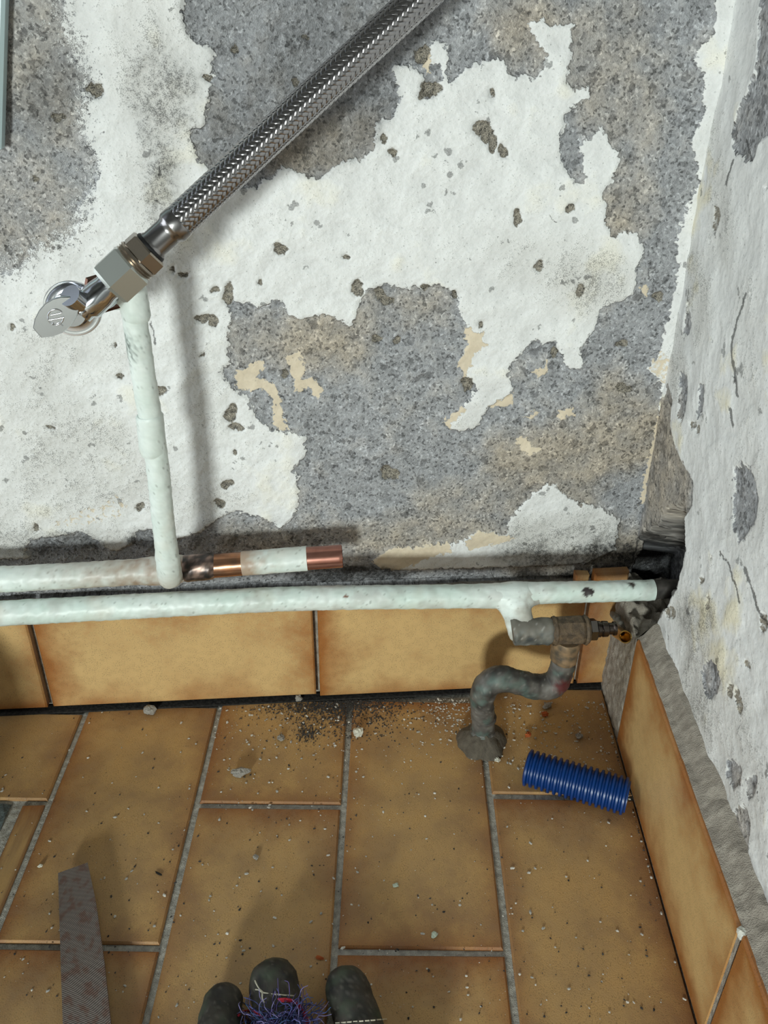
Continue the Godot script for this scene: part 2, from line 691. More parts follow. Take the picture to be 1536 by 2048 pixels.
func camera_and_light() -> void:
	cam_basis = Basis(Vector3.UP, deg_to_rad(0.3)) * Basis(Vector3.RIGHT, deg_to_rad(-31.6)) * Basis(Vector3.BACK, deg_to_rad(0.55))
	var cam := Camera3D.new()
	cam.name = "camera"
	cam.fov = rad_to_deg(2.0 * atan(1024.0 / FOCAL))
	cam.near = 0.01
	cam.transform = Transform3D(cam_basis, Vector3(0, EYE, 0))
	add_child(cam)
	cam.current = true
	var e := Environment.new()
	e.tonemap_mode = Environment.TONE_MAPPER_LINEAR
	e.tonemap_exposure = 0.96
	e.sdfgi_enabled = true
	e.ssao_enabled = true
	e.ssil_enabled = true
	e.background_mode = Environment.BG_SKY
	var sky := ProceduralSkyMaterial.new()
	sky.sky_top_color = Color(0.70, 0.74, 0.78)
	sky.sky_horizon_color = Color(0.86, 0.90, 0.94)
	sky.ground_horizon_color = Color(0.6, 0.6, 0.58)
	sky.ground_bottom_color = Color(0.4, 0.4, 0.38)
	e.sky = Sky.new()
	e.sky.sky_material = sky
	var w := WorldEnvironment.new()
	w.name = "daylight_sky"
	w.environment = e
	add_child(w)
	# daylight through the small window behind the photographer, and through the open door on the left
	daylight("window_daylight", Vector3(-0.62, 0.66, 2.12), Vector3(-0.12, 0.2, -0.6), Vector2(0.30, 0.30), 5.9, Color(0.965, 1.0, 0.985))
	daylight("doorway_daylight", Vector3(-1.36, 0.55, -0.18), Vector3(0.2, 0.25, -0.35), Vector2(0.7, 1.0), 0.60, Color(0.95, 0.98, 1.0))

func daylight(called: String, at: Vector3, to: Vector3, size: Vector2, energy: float, color: Color) -> void:
	var l := AreaLight3D.new()
	l.name = called
	l.area_size = size
	l.light_energy = energy
	l.light_color = color
	l.area_range = 8.0
	l.area_attenuation = 2.0
	l.shadow_enabled = true
	add_child(l)
	l.look_at_from_position(at, to, Vector3.UP)

func materials() -> void:
	M.mortar = mottled(Color(0.47, 0.44, 0.40), Color(0.70, 0.67, 0.62), 0.03, 11, 0.95, 6.0, 0.12)
	M.grout = mottled(Color(0.54, 0.53, 0.50), Color(0.77, 0.76, 0.72), 0.03, 15, 0.95, 8.0, 0.10)
	M.room_wall = mottled(Color(0.40, 0.40, 0.39), Color(0.50, 0.50, 0.49), 0.01, 21, 0.9, 1.0, 0.05)
	M.chrome = surface(Color(0.82, 0.83, 0.85), 0.13, 1.0)
	M.nickel = surface(Color(0.62, 0.58, 0.53), 0.26, 0.85)
	M.steel = surface(Color(0.62, 0.61, 0.61), 0.24, 1.0)
	M.dark_nut = surface(Color(0.40, 0.30, 0.26), 0.28, 1.0)
	M.brass = surface(Color(0.80, 0.66, 0.38), 0.3, 1.0)
	M.rubber = surface(Color(0.06, 0.055, 0.06), 0.5)
	M.copper = tinted(0.26, 0.9)
	M.paint = tinted(0.42)
	M.old_metal = tinted(0.6, 0.25)
	M.white_chip = surface(Color(0.80, 0.80, 0.76), 0.8)
	M.brown_glaze = [tile_material(351, [0.95, 0.8, 1.1, 0.55], 0.04), tile_material(361, [1.0, 1.0, 1.0, 1.2], 0.05)]
	M.soot = mottled(Color(0.03, 0.03, 0.03), Color(0.24, 0.23, 0.215), 0.03, 251, 1.0, 14.0, 0.1)
	M.glaze = []
	M.floor_glaze = []
	var edges := [[0.45, 0.5, 0.8, 0.3], [0.75, 0.5, 0.9, 0.45], [0.5, 0.8, 0.85, 0.6], [0.6, 0.55, 0.85, 0.7]]
	for k in 4:
		M.glaze.append(tile_material(100 + k * 9, edges[k], 0.05))
		M.floor_glaze.append(tile_material(200 + k * 9, edges[k], 0.36))
		M.floor_glaze[k].albedo_color = Color(0.93, 0.895, 0.85)

# the rest of the washroom: closed shell with a window and a doorway
func room() -> void:
	var f := structure("floor", "brown stoneware tiled floor of the washroom in front of the wall corner", "floor")
	put("screed", box_mesh(Vector3(-1.5, -0.12, -0.95), Vector3(0.45, -0.0025, 2.35)), M.grout, f)
	var c := structure("ceiling", "plain pale washroom ceiling above the frame", "ceiling")
	put("ceiling_slab", box_mesh(Vector3(-1.5, 2.4, -0.95), Vector3(0.45, 2.5, 2.35)), M.room_wall, c)
	var l := structure("wall_left", "pale washroom wall with the open doorway, left of the camera", "wall")
	put("wall_panel", box_mesh(Vector3(-1.5, 0, -0.95), Vector3(-1.38, 2.4, -0.55)), M.room_wall, l)
	put("wall_panel", box_mesh(Vector3(-1.5, 0, 0.19), Vector3(-1.38, 2.4, 2.35)), M.room_wall, l)
	put("lintel", box_mesh(Vector3(-1.5, 1.9, -0.55), Vector3(-1.38, 2.4, 0.19)), M.room_wall, l)
	put("shade_block", box_mesh(Vector3(-0.62, 0, -0.52), Vector3(-0.345, 0.12, -0.30)), M.room_wall, l)  # unseen block added to shade the lower-left corner
	var b := structure("wall_front", "pale washroom wall with a small window, behind the camera", "wall")
	put("wall_panel", box_mesh(Vector3(-1.5, 0, 2.2), Vector3(-0.80, 2.4, 2.35)), M.room_wall, b)
	put("wall_panel", box_mesh(Vector3(-0.44, 0, 2.2), Vector3(0.45, 2.4, 2.35)), M.room_wall, b)
	put("wall_panel", box_mesh(Vector3(-0.80, 0, 2.2), Vector3(-0.44, 0.48, 2.35)), M.room_wall, b)
	put("lintel", box_mesh(Vector3(-0.80, 0.84, 2.2), Vector3(-0.44, 2.4, 2.35)), M.room_wall, b)
	var w := structure("window_1", "small low window in the wall behind the camera", "window")
	var white := surface(Color(0.85, 0.86, 0.85), 0.4)
	for k in 2:
		put("window_frame", box_mesh(Vector3(-0.80 + k * 0.34, 0.48, 2.22), Vector3(-0.78 + k * 0.34, 0.84, 2.28)), white, w)
		put("window_frame", box_mesh(Vector3(-0.78, 0.48 + k * 0.34, 2.22), Vector3(-0.46, 0.50 + k * 0.34, 2.28)), white, w)
	var glass := surface(Color(1, 1, 1, 0.05), 0.02)
	glass.transparency = BaseMaterial3D.TRANSPARENCY_ALPHA
	put("pane", box_mesh(Vector3(-0.78, 0.50, 2.245), Vector3(-0.46, 0.82, 2.249), 0.0005), glass, w)

# relief grid over a computed picture: n cells a side, pos(u, v) in 0..1 gives the flat point, out the outward normal
func relief(n: int, u1: float, v1: float, at: Vector3, du: Vector3, dv: Vector3, out: Vector3, depth: Callable) -> ArrayMesh:
	var v := PackedVector3Array()
	var nrm := PackedVector3Array()
	var uv := PackedVector2Array()
	var idx := PackedInt32Array()
	var nu := int(n * u1)
	var nv := int(n * v1)
	var hs := PackedFloat32Array()
	for j in nv + 1:
		for i in nu + 1:
			var t := Vector2(float(i) / n, float(j) / n)
			var h: float = depth.call(t)
			hs.append(h)
			v.append(at + du * t.x + dv * t.y + out * h)
			uv.append(t)
	var cu := du.length() / n
	var cv := dv.length() / n
	for j in nv + 1:
		for i in nu + 1:
			var a := hs[j * (nu + 1) + mini(i + 1, nu)] - hs[j * (nu + 1) + maxi(i - 1, 0)]
			var b := hs[mini(j + 1, nv) * (nu + 1) + i] - hs[maxi(j - 1, 0) * (nu + 1) + i]
			nrm.append((out - du.normalized() * (a / (2 * cu)) - dv.normalized() * (b / (2 * cv))).normalized())
	var flip := du.cross(dv).dot(out) > 0
	for j in nv:
		for i in nu:
			var q := j * (nu + 1) + i
			if flip:
				idx.append_array([q, q + nu + 1, q + 1, q + 1, q + nu + 1, q + nu + 2])
			else:
				idx.append_array([q, q + 1, q + nu + 1, q + 1, q + nu + 2, q + nu + 1])
	return arrays(v, nrm, uv, idx)

func sample(a: PackedByteArray, n: int, t: Vector2) -> float:
	var x := clampi(int(t.x * n), 0, n - 1)
	var y := clampi(int(t.y * n), 0, n - 1)
	return a[y * n + x] / 255.0

func wall_material(pics: Array, rough: float) -> StandardMaterial3D:
	var m := surface(Color.WHITE, rough)
	m.albedo_texture = ImageTexture.create_from_image(pics[0])
	m.heightmap_enabled = true
	m.heightmap_texture = ImageTexture.create_from_image(pics[1])
	m.heightmap_scale = 0.22
	m.texture_repeat = false
	return m

func back_wall() -> void:
	var n := 1024
	var peel := blank(n)
	var cream := blank(n)
	var crack := blank(n)
	var pit := blank(n)
	var grime_shade := blank(n)
	var dark := blank(n)
	var soft := blank(n)
	var brown := blank(n)
	# bare plaster, top middle and top right
	fill(peel, 0, [378, -290, 365, 20, 366, 45, 375, 70, 400, 86, 409, 92, 418, 90, 427, 105, 422, 180, 415, 220, 405, 255, 380, 258, 386, 285, 395, 320, 430, 345, 480, 376, 512, 375, 525, 362, 548, 355, 562, 335, 580, 337, 600, 350, 637, 358, 650, 352, 668, 330, 690, 320, 725, 320, 745, 297], 1)
	fill(peel, 0, [378, -290, 745, 297, 750, 250, 785, 235, 800, 205, 798, 185, 785, 145, 788, 126, 815, 132, 835, 140, 850, 158, 845, 190, 862, 195, 882, 165, 886, 140, 862, 118, 853, 105, 865, 85, 880, 84, 895, 95, 900, 120, 893, 150, 900, 165, 912, 160, 925, 140, 950, 130, 975, 120, 1012, 115, 1020, -290], 1)
	fill(peel, 0, [1010, -290, 1008, 116, 1024, 155, 1055, 150, 1070, 158, 1085, 140, 1092, 115, 1090, 100, 1075, 95, 1070, 75, 1058, 50, 1065, 40, 1085, 40, 1100, 50, 1130, 48, 1147, 50, 1145, 90, 1142, 120, 1135, 145, 1130, 165, 1150, 181, 1172, 168, 1182, 180, 1182, 195, 1150, 215, 1128, 232, 1408, 232, 1415, 220, 1405, 200, 1410, 170, 1410, 142, 1393, 135, 1395, 105, 1405, 85, 1425, 75, 1430, 60, 1434, -290], 1)
	fill(peel, 0, [1128, 228, 1128, 260, 1120, 285, 1122, 315, 1130, 340, 1155, 368, 1167, 365, 1165, 340, 1168, 325, 1158, 290, 1175, 280, 1204, 253, 1216, 270, 1220, 290, 1240, 302, 1240, 320, 1222, 365, 1205, 385, 1213, 420, 1210, 450, 1225, 472, 1240, 470, 1245, 460, 1280, 470, 1290, 505, 1352, 505, 1355, 470, 1365, 445, 1385, 395, 1400, 370, 1393, 310, 1383, 285, 1400, 245, 1410, 228], 1)
	fill(peel, 0, [1290, 500, 1275, 535, 1272, 570, 1265, 590, 1200, 620, 1190, 660, 1170, 685, 1160, 702, 1172, 725, 1160, 742, 1135, 735, 1118, 700, 1110, 682, 1085, 690, 1075, 680, 1045, 705, 1020, 730, 1015, 750, 1027, 775, 1020, 790, 978, 815, 965, 840, 950, 858, 930, 866, 960, 1300, 1420, 1300, 1320, 830, 1325, 768, 1303, 748, 1295, 735, 1310, 725, 1325, 690, 1330, 660, 1345, 610, 1352, 570, 1358, 530, 1352, 500], 1)
	# the large bare patch in the middle
	fill(peel, 0, [932, 868, 900, 862, 888, 840, 925, 815, 955, 780, 940, 765, 915, 725, 935, 690, 937, 660, 915, 615, 920, 590, 905, 580, 880, 570, 865, 568, 848, 580, 830, 570, 815, 580, 770, 570, 745, 575, 720, 600, 710, 640, 700, 655, 650, 627, 600, 640, 580, 630, 562, 605, 560, 862, 610, 868, 640, 1300, 962, 1300], 1)
	fill(peel, 0, [562, 605, 545, 605, 515, 615, 490, 605, 470, 605, 455, 612, 465, 640, 455, 660, 460, 690, 455, 700, 462, 725, 445, 735, 443, 750, 455, 765, 480, 790, 497, 800, 510, 830, 540, 858, 560, 865], 1)
	fill(peel, 0, [558, 865, 610, 870, 615, 885, 612, 910, 595, 930, 585, 940, 598, 955, 593, 970, 598, 995, 590, 1030, 560, 1060, 545, 1045, 520, 1035, 470, 1022, 440, 1035, 400, 1065, 350, 1080, 330, 1065, 300, 1060, 270, 1065, 262, 1090, 235, 1105, 210, 1100, 190, 1080, 160, 1065, 130, 1070, 60, 1080, 50, 1105, 60, 1118, -160, 1122, -160, 1320, 700, 1320, 960, 1290, 940, 860], 1)
	# the frayed bare area, upper left
	fill(peel, 0, [133, -290, 125, 30, 115, 70, 105, 85, 135, 90, 145, 120, 165, 130, 178, 165, 205, 180, 210, 192, 195, 200, 172, 190, 160, 215, 150, 235, 155, 262, 170, 285, 190, 310, 198, 345, 190, 380, 165, 395, 155, 410, 160, 440, 150, 468, 130, 482, 100, 475, 80, 490, 55, 505, 62, 515, 40, 535, 10, 550, -160, 560, -160, -290], 1)
	fill(soft, 0, [225, -290, 225, 540, -160, 620, -160, -290], 0.8)
	# painted islands left on the bare plaster near the foot, and cream undercoat
	fill(peel, 0, [745, 1125, 765, 1105, 790, 1093, 830, 1095, 860, 1090, 900, 1088, 925, 1085, 955, 1060, 1010, 1070, 1015, 1050, 1050, 1005, 1095, 968, 1115, 975, 1140, 1000, 1165, 1010, 1200, 1015, 1240, 1040, 1230, 1100, 1170, 1128, 1050, 1134, 850, 1140, 760, 1140], 0)
	fill(soft, 0, [1000, 940, 1290, 940, 1290, 1150, 740, 1150, 740, 1080, 1000, 1060], 0.3)
	fill(cream, 0, [745, 1125, 765, 1105, 790, 1093, 830, 1095, 860, 1090, 900, 1088, 905, 1104, 850, 1118, 800, 1140, 760, 1140], 1)
	fill(cream, 0, [928, 1090, 955, 1060, 1010, 1072, 1035, 1078, 990, 1090, 940, 1100], 0.7)
	fill(cream, 0, [470, 745, 500, 735, 515, 720, 530, 725, 525, 745, 510, 755, 550, 770, 560, 800, 575, 860, 560, 862, 545, 850, 548, 800, 520, 778, 480, 785, 470, 765], 1)
	fill(cream, 0, [570, 715, 600, 705, 610, 740, 600, 760, 625, 755, 645, 780, 640, 795, 625, 795, 620, 780, 590, 787, 588, 760, 575, 730], 1)
	fill(cream, 0, [930, 655, 965, 670, 972, 690, 950, 705, 930, 755, 915, 730, 935, 690], 0.9)
	fill(cream, 0, [888, 840, 925, 815, 930, 822, 905, 845, 900, 862], 1)
	fill(cream, 0, [1062, 745, 1090, 735, 1095, 716, 1099, 747, 1075, 754], 1)
	fill(cream, 0, [1115, 825, 1150, 816, 1150, 835, 1120, 838], 1)
	fill(cream, 0, [1045, 836, 1080, 823, 1062, 842], 1)
	fill(cream, 0, [1033, 880, 1055, 875, 1063, 892, 1080, 900, 1060, 910, 1040, 902], 1)
	fill(cream, 0, [978, 815, 1020, 788, 1030, 800, 1025, 812, 990, 818], 0.9)
	fill(cream, 0, [845, 130, 858, 95, 866, 120, 856, 150], 0.9)
	fill(cream, 0, [110, 1045, 150, 1025, 200, 1012, 235, 990, 262, 1010, 240, 1035, 160, 1055], 0.45)
	fill(cream, 0, [1300, 735, 1322, 700, 1345, 720, 1340, 775, 1325, 765], 0.52)
	fill(cream, 0, [1280, 575, 1295, 570, 1302, 590, 1288, 592], 1)
	# thin ridge of old filler in the corner
	fill(cream, 0, [1313, 835, 1322, 835, 1312, 900, 1302, 950, 1292, 1010, 1280, 1012, 1296, 930], 0.75)
	# holes knocked through the paint
	var holes := [[560, 498, 12, 14], [692, 515, 8, 6], [715, 578, 15, 15], [457, 590, 13, 20], [430, 580, 9, 8], [405, 638, 16, 9], [426, 642, 13, 10], [462, 828, 13, 18], [472, 855, 14, 9], [1035, 435, 9, 16], [968, 262, 20, 24], [985, 285, 10, 18], [1006, 303, 9, 16], [786, 305, 9, 8], [768, 277, 6, 12], [985, 187, 6, 9], [1140, 416, 9, 10], [1078, 533, 10, 11]]
	holes.append_array([[780, 950, 17, 17], [455, 970, 12, 9], [440, 1008, 11, 9], [1110, 706, 9, 9], [190, 180, 15, 17], [115, 235, 12, 10], [70, 360, 7, 7], [240, 753, 7, 7], [280, 1015, 9, 8], [72, 1056, 5, 10], [322, 782, 9, 11], [345, 540, 5, 8], [366, 551, 10, 6], [520, 565, 6, 5], [862, 178, 18, 18], [845, 190, 8, 10], [760, 590, 14, 12], [775, 605, 12, 10], [795, 684, 9, 8]])
	holes.append_array([[755, 680, 10, 10], [850, 575, 7, 8], [910, 590, 8, 8], [962, 650, 5, 8], [1250, 780, 16, 10], [570, 750, 9, 8], [405, 710, 5, 5], [935, 770, 14, 14], [230, 690, 4, 4], [470, 905, 5, 5], [1318, 595, 14, 8], [1246, 690, 12, 8], [1160, 580, 9, 12], [1078, 535, 8, 8], [100, 855, 12, 3], [24, 655, 7, 6], [590, 165, 9, 7], [610, 75, 8, 6], [415, 155, 10, 8], [470, 100, 9, 8], [845, 110, 16, 18]])
	for h in holes:
		spot(pit, 0, h[0], h[1], h[2], h[3], 0.95)
	for c in [[318, 330, 322, 350], [306, 394, 326, 412], [1308, 1080, 1300, 1120], [1290, 1030, 1278, 1080], [1278, 1080, 1266, 1125], [365, 20, 367, 45], [405, 255, 382, 258], [300, 640, 312, 690], [1100, 430, 1112, 445]]:
		fill(crack, 0, [c[0] - 1.6, c[1], c[2] - 1.6, c[3], c[2] + 1.6, c[3], c[0] + 1.6, c[1] + 1.5], 1.0)
	# grime on the paint, and soft shade painted in above the valve
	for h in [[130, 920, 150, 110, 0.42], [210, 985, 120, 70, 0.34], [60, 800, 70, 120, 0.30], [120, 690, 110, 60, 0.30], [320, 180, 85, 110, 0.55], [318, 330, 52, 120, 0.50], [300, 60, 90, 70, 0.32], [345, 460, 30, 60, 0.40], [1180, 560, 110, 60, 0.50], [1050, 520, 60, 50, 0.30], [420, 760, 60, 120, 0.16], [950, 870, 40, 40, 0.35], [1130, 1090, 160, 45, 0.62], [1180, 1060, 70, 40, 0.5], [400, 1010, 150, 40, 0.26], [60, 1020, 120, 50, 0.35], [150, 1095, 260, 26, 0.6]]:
		spot(grime_shade, 0, h[0], h[1], h[2], h[3], h[4])
	# brownish, sandier plaster
	for h in [[640, 680, 120, 60, 0.8], [560, 690, 110, 50, 0.7], [650, 290, 140, 55, 0.9], [1060, 60, 110, 60, 0.75], [1230, 130, 130, 160, 0.45], [1240, 430, 60, 90, 0.6], [1140, 920, 170, 90, 0.85], [1250, 830, 90, 80, 0.8], [1080, 1060, 190, 90, 0.75], [800, 1080, 260, 50, 0.7], [60, 250, 140, 260, 0.34], [60, 470, 120, 80, 0.45], [1200, 1090, 120, 60, 0.8], [930, 1010, 110, 60, 0.5], [560, 1090, 130, 50, 0.5], [800, 620, 90, 50, 0.5]]:
		spot(brown, 0, h[0], h[1], h[2], h[3], h[4])
	# damp, soot, mould, and a painted band of soft shade
	fill(dark, 0, [378, -290, 365, 20, 375, 70, 427, 105, 415, 220, 405, 255, 400, 330, 480, 376, 560, 345, 640, 355, 745, 297, 800, 205, 790, 128, 880, 60, 880, -290], 0.30)
	fill(dark, 0, [380, -290, 620, -290, 520, 130, 440, 240, 400, 100], 0.14)
	spot(dark, 0, 322, 190, 62, 120, 0.20)  # upper part of the shade band painted above the valve
	spot(dark, 0, 322, 360, 30, 110, 0.24)  # lower, narrower part of that painted shade
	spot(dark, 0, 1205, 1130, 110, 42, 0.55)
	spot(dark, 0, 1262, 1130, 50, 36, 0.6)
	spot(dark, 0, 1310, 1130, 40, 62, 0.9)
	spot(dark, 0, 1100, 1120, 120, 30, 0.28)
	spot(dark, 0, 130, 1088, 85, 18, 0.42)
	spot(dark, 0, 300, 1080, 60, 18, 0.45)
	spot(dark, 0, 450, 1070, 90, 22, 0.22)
	spot(dark, 0, 110, 180, 60, 80, 0.22)
	spot(dark, 0, 80, 190, 18, 60, 0.35)
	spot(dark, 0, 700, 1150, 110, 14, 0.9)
	# the gap between plaster and the bedding of the tiles
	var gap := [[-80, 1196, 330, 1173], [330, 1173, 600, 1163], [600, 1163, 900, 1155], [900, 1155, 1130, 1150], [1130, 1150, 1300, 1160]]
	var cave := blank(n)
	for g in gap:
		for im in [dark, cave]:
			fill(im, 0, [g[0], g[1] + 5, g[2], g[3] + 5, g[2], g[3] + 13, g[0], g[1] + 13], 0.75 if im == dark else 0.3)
	fill(cave, 0, [1284, 1105, 1298, 1075, 1330, 1050, 1420, 1040, 1420, 1320, 1262, 1320, 1262, 1170, 1272, 1130], 0.8)
	var marks := {"peel": soften(peel, BN, 1), "crack": soften(crack, BN, 1), "wide": wider(peel, BN, 40), "cream": soften(cream, BN, 1), "pit": soften(pit, BN, 2), "grime_shade": soften(grime_shade, BN, 32), "dark": soften(dark, BN, 12), "soft": soften(soft, BN, 32), "brown": soften(brown, BN, 32)}
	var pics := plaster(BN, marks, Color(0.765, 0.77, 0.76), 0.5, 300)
	var w := structure("wall_back", "back wall of peeling white paint over bare grey plaster", "wall")
	var cv := soften(cave, 512, 2)
	var med: PackedByteArray = pics[2].med
	var low: PackedByteArray = pics[2].low
	var pe: PackedByteArray = soften(peel, BN, 2)
	var pt: PackedByteArray = marks.pit
	var deep := func(t: Vector2) -> float:
		var h := -0.0016 * sample(pe, BN, t) - 0.0024 * sample(pt, BN, t) - 0.016 * sample(cv, 512, t)
		return h + 0.0030 * (sample(low, BN, t) - 0.5) + 0.0016 * (sample(med, BN, t) - 0.5)
	var m := relief(420, 1.0, 0.93, wall_point(BS0, BSIZE), wall_u * BSIZE, Vector3.DOWN * BSIZE, wall_n, deep)
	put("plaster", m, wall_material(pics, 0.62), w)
	var top := BSIZE - 0.004
	put("masonry", slab(wall_point(-0.43, 1.22, -0.006), wall_u, Vector3.UP, wall_n, 0.744, 2.44, 0.12, 0.002), M.room_wall, w)
	put("masonry", slab(wall_point(0.27, (2.44 + top) / 2, -0.006), wall_u, Vector3.UP, wall_n, 0.66, 2.44 - top, 0.12, 0.002), M.room_wall, w)
	put("masonry", slab(wall_point(0.27, top / 2, -0.03), wall_u, Vector3.UP, wall_n, 0.66, top, 0.09, 0.002), M.room_wall, w)

func right_wall() -> void:
	var n := 1024
	var peel := blank(n)
	var cream := blank(n)
	var crack := blank(n)
	var pit := blank(n)
	var grime_shade := blank(n)
	var dark := blank(n)
	var soft := blank(n)
	var brown := blank(n)
	var cave := blank(n)
	fill(peel, 1, [1640, -330, 1535, -310, 1516, 50, 1512, 140, 1492, 190, 1480, 215, 1466, 260, 1466, 300, 1482, 312, 1502, 325, 1507, 318, 1516, 285, 1540, 268, 1600, 240], 1)
	fill(peel, 1, [1467, 935, 1490, 930, 1508, 960, 1512, 1000, 1508, 1035, 1490, 1070, 1476, 1085, 1462, 1042, 1465, 980], 1)
	fill(peel, 1, [1335, 765, 1344, 800, 1340, 850, 1352, 900, 1372, 940, 1382, 965, 1380, 1010, 1366, 1035, 1366, 1110, 1350, 1180, 1326, 1220, 1310, 1250, 1290, 1276, 1240, 1300, 1205, 1300, 1205, 1050, 1270, 1000, 1316, 830], 1)
	fill(peel, 1, [1402, 1345, 1415, 1322, 1436, 1330, 1442, 1365, 1428, 1396, 1412, 1392], 1)
	fill(peel, 1, [1452, 1520, 1470, 1522, 1482, 1545, 1480, 1572, 1465, 1576, 1450, 1550], 1)
	fill(peel, 1, [1494, 1556, 1512, 1552, 1508, 1585, 1496, 1600], 1)
	fill(peel, 1, [1448, 1598, 1462, 1625, 1490, 1612, 1497, 1640, 1495, 1700, 1486, 1714, 1470, 1672], 1)
	fill(peel, 1, [1371, 630, 1380, 622, 1382, 650, 1376, 668, 1366, 666], 1)
	fill(peel, 1, [1396, 772, 1406, 768, 1406, 800, 1402, 830, 1392, 834], 1)
	fill(peel, 1, [1358, 745, 1372, 752, 1370, 800, 1364, 850, 1356, 830], 0.8)
	fill(soft, 1, [1420, 1300, 1600, 1300, 1600, 1900, 1440, 1900], 0.3)
	for h in [[1384, 850, 5, 9], [1394, 858, 4, 9], [1430, 435, 6, 22], [1350, 1420, 9, 16], [1375, 1425, 6, 10], [1418, 1205, 5, 12], [1340, 1225, 7, 16], [1476, 1395, 7, 16], [1462, 1380, 6, 12], [1480, 1415, 5, 12], [1495, 1330, 5, 8], [1525, 1245, 8, 18], [1404, 1160, 4, 8]]:
		spot(pit, 1, h[0], h[1], h[2], h[3], 0.62)
	# cracks in the paint
	for c in [[1492, 588, 1474, 640], [1474, 640, 1464, 690], [1464, 690, 1472, 745], [1472, 745, 1474, 795], [1462, 810, 1466, 855], [1440, 1105, 1458, 1130], [1458, 1130, 1472, 1165], [1472, 1165, 1482, 1205], [1490, 1130, 1505, 1180], [1505, 1180, 1518, 1225], [1518, 1225, 1532, 1255], [1486, 280, 1502, 322], [1466, 318, 1450, 370]]:
		fill(crack, 1, [c[0] - 2.0, c[1], c[2] - 2.0, c[3], c[2] + 2.0, c[3], c[0] + 2.0, c[1]], 1.0)
	for h in [[1420, 150, 20, 200, 0.3], [1440, 420, 20, 150, 0.35], [1395, 580, 24, 120, 0.45], [1390, 1240, 40, 60, 0.6], [1400, 1320, 50, 70, 0.5], [1440, 1420, 50, 90, 0.45], [1390, 1440, 40, 60, 0.55], [1500, 700, 40, 150, 0.2], [1510, 1000, 60, 120, 0.25], [1470, 1560, 60, 160, 0.3], [1350, 700, 25, 90, 0.4]]:
		spot(grime_shade, 1, h[0], h[1], h[2], h[3], h[4])
	spot(brown, 1, 1330, 1000, 60, 200, 0.7)
	spot(brown, 1, 1480, 1660, 60, 120, 0.4)
	# the broken-out hollow in the corner where the pipe enters
	fill(cave, 1, [1230, 1110, 1284, 1082, 1300, 1052, 1322, 1040, 1338, 1020, 1362, 1014, 1366, 1040, 1364, 1070, 1367, 1092, 1362, 1115, 1354, 1140, 1346, 1172, 1338, 1195, 1324, 1215, 1308, 1226, 1306, 1245, 1298, 1262, 1284, 1275, 1270, 1283, 1230, 1300], 1)
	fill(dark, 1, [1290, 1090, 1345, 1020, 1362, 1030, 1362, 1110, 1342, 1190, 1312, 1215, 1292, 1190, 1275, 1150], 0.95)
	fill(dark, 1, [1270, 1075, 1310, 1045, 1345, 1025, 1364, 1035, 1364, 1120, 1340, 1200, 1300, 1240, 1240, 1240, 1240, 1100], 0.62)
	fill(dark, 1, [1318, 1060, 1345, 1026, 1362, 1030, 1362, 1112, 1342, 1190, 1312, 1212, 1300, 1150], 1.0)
	spot(dark, 1, 1300, 1250, 30, 30, 0.25)
	# dirty seam along the foot of the paint
	fill(dark, 1, [1345, 1408, 1352, 1404, 1380, 1455, 1450, 1600, 1560, 1850, 1552, 1862, 1440, 1606, 1372, 1462], 0.34)
	var marks := {"peel": soften(peel, RN, 1), "crack": soften(crack, RN, 1), "wide": wider(peel, RN, 16), "cream": soften(cream, RN, 1), "pit": soften(pit, RN, 1), "grime_shade": soften(grime_shade, RN, 24), "dark": soften(dark, RN, 8), "soft": soften(soft, RN, 32), "brown": soften(brown, RN, 32)}
	var pics := plaster(RN, marks, Color(0.80, 0.81, 0.80), 1.3, 700)
	var w := structure("wall_right", "right wall of scuffed white paint with small bare patches", "wall")
	var cv := soften(cave, 512, 20)
	var med: PackedByteArray = pics[2].med
	var low: PackedByteArray = pics[2].low
	var pe: PackedByteArray = soften(peel, RN, 2)
	var pt: PackedByteArray = marks.pit
	var deep := func(t: Vector2) -> float:
		var h := -0.0014 * sample(pe, RN, t) - 0.0020 * sample(pt, RN, t) - 0.040 * smoothstep(0.30, 0.85, sample(cv, 512, t) + 0.9 * (sample(med, RN, t) - 0.5))
		return h + 0.0030 * (sample(low, RN, t) - 0.5) + 0.0018 * (sample(med, RN, t) - 0.5)
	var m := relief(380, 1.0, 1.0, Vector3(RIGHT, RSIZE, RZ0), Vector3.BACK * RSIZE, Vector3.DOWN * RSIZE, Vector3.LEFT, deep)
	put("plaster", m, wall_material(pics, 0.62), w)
	var zend := RZ0 + RSIZE - 0.004
	put("masonry", box_mesh(Vector3(RIGHT + 0.004, 0, zend), Vector3(RIGHT + 0.16, 2.4, 2.35), 0.002), M.room_wall, w)
	put("masonry", box_mesh(Vector3(RIGHT + 0.004, RSIZE - 0.004, -0.95), Vector3(RIGHT + 0.16, 2.4, zend), 0.002), M.room_wall, w)
	put("masonry", box_mesh(Vector3(RIGHT + 0.046, 0, -0.95), Vector3(RIGHT + 0.16, RSIZE - 0.004, zend), 0.002), M.room_wall, w)

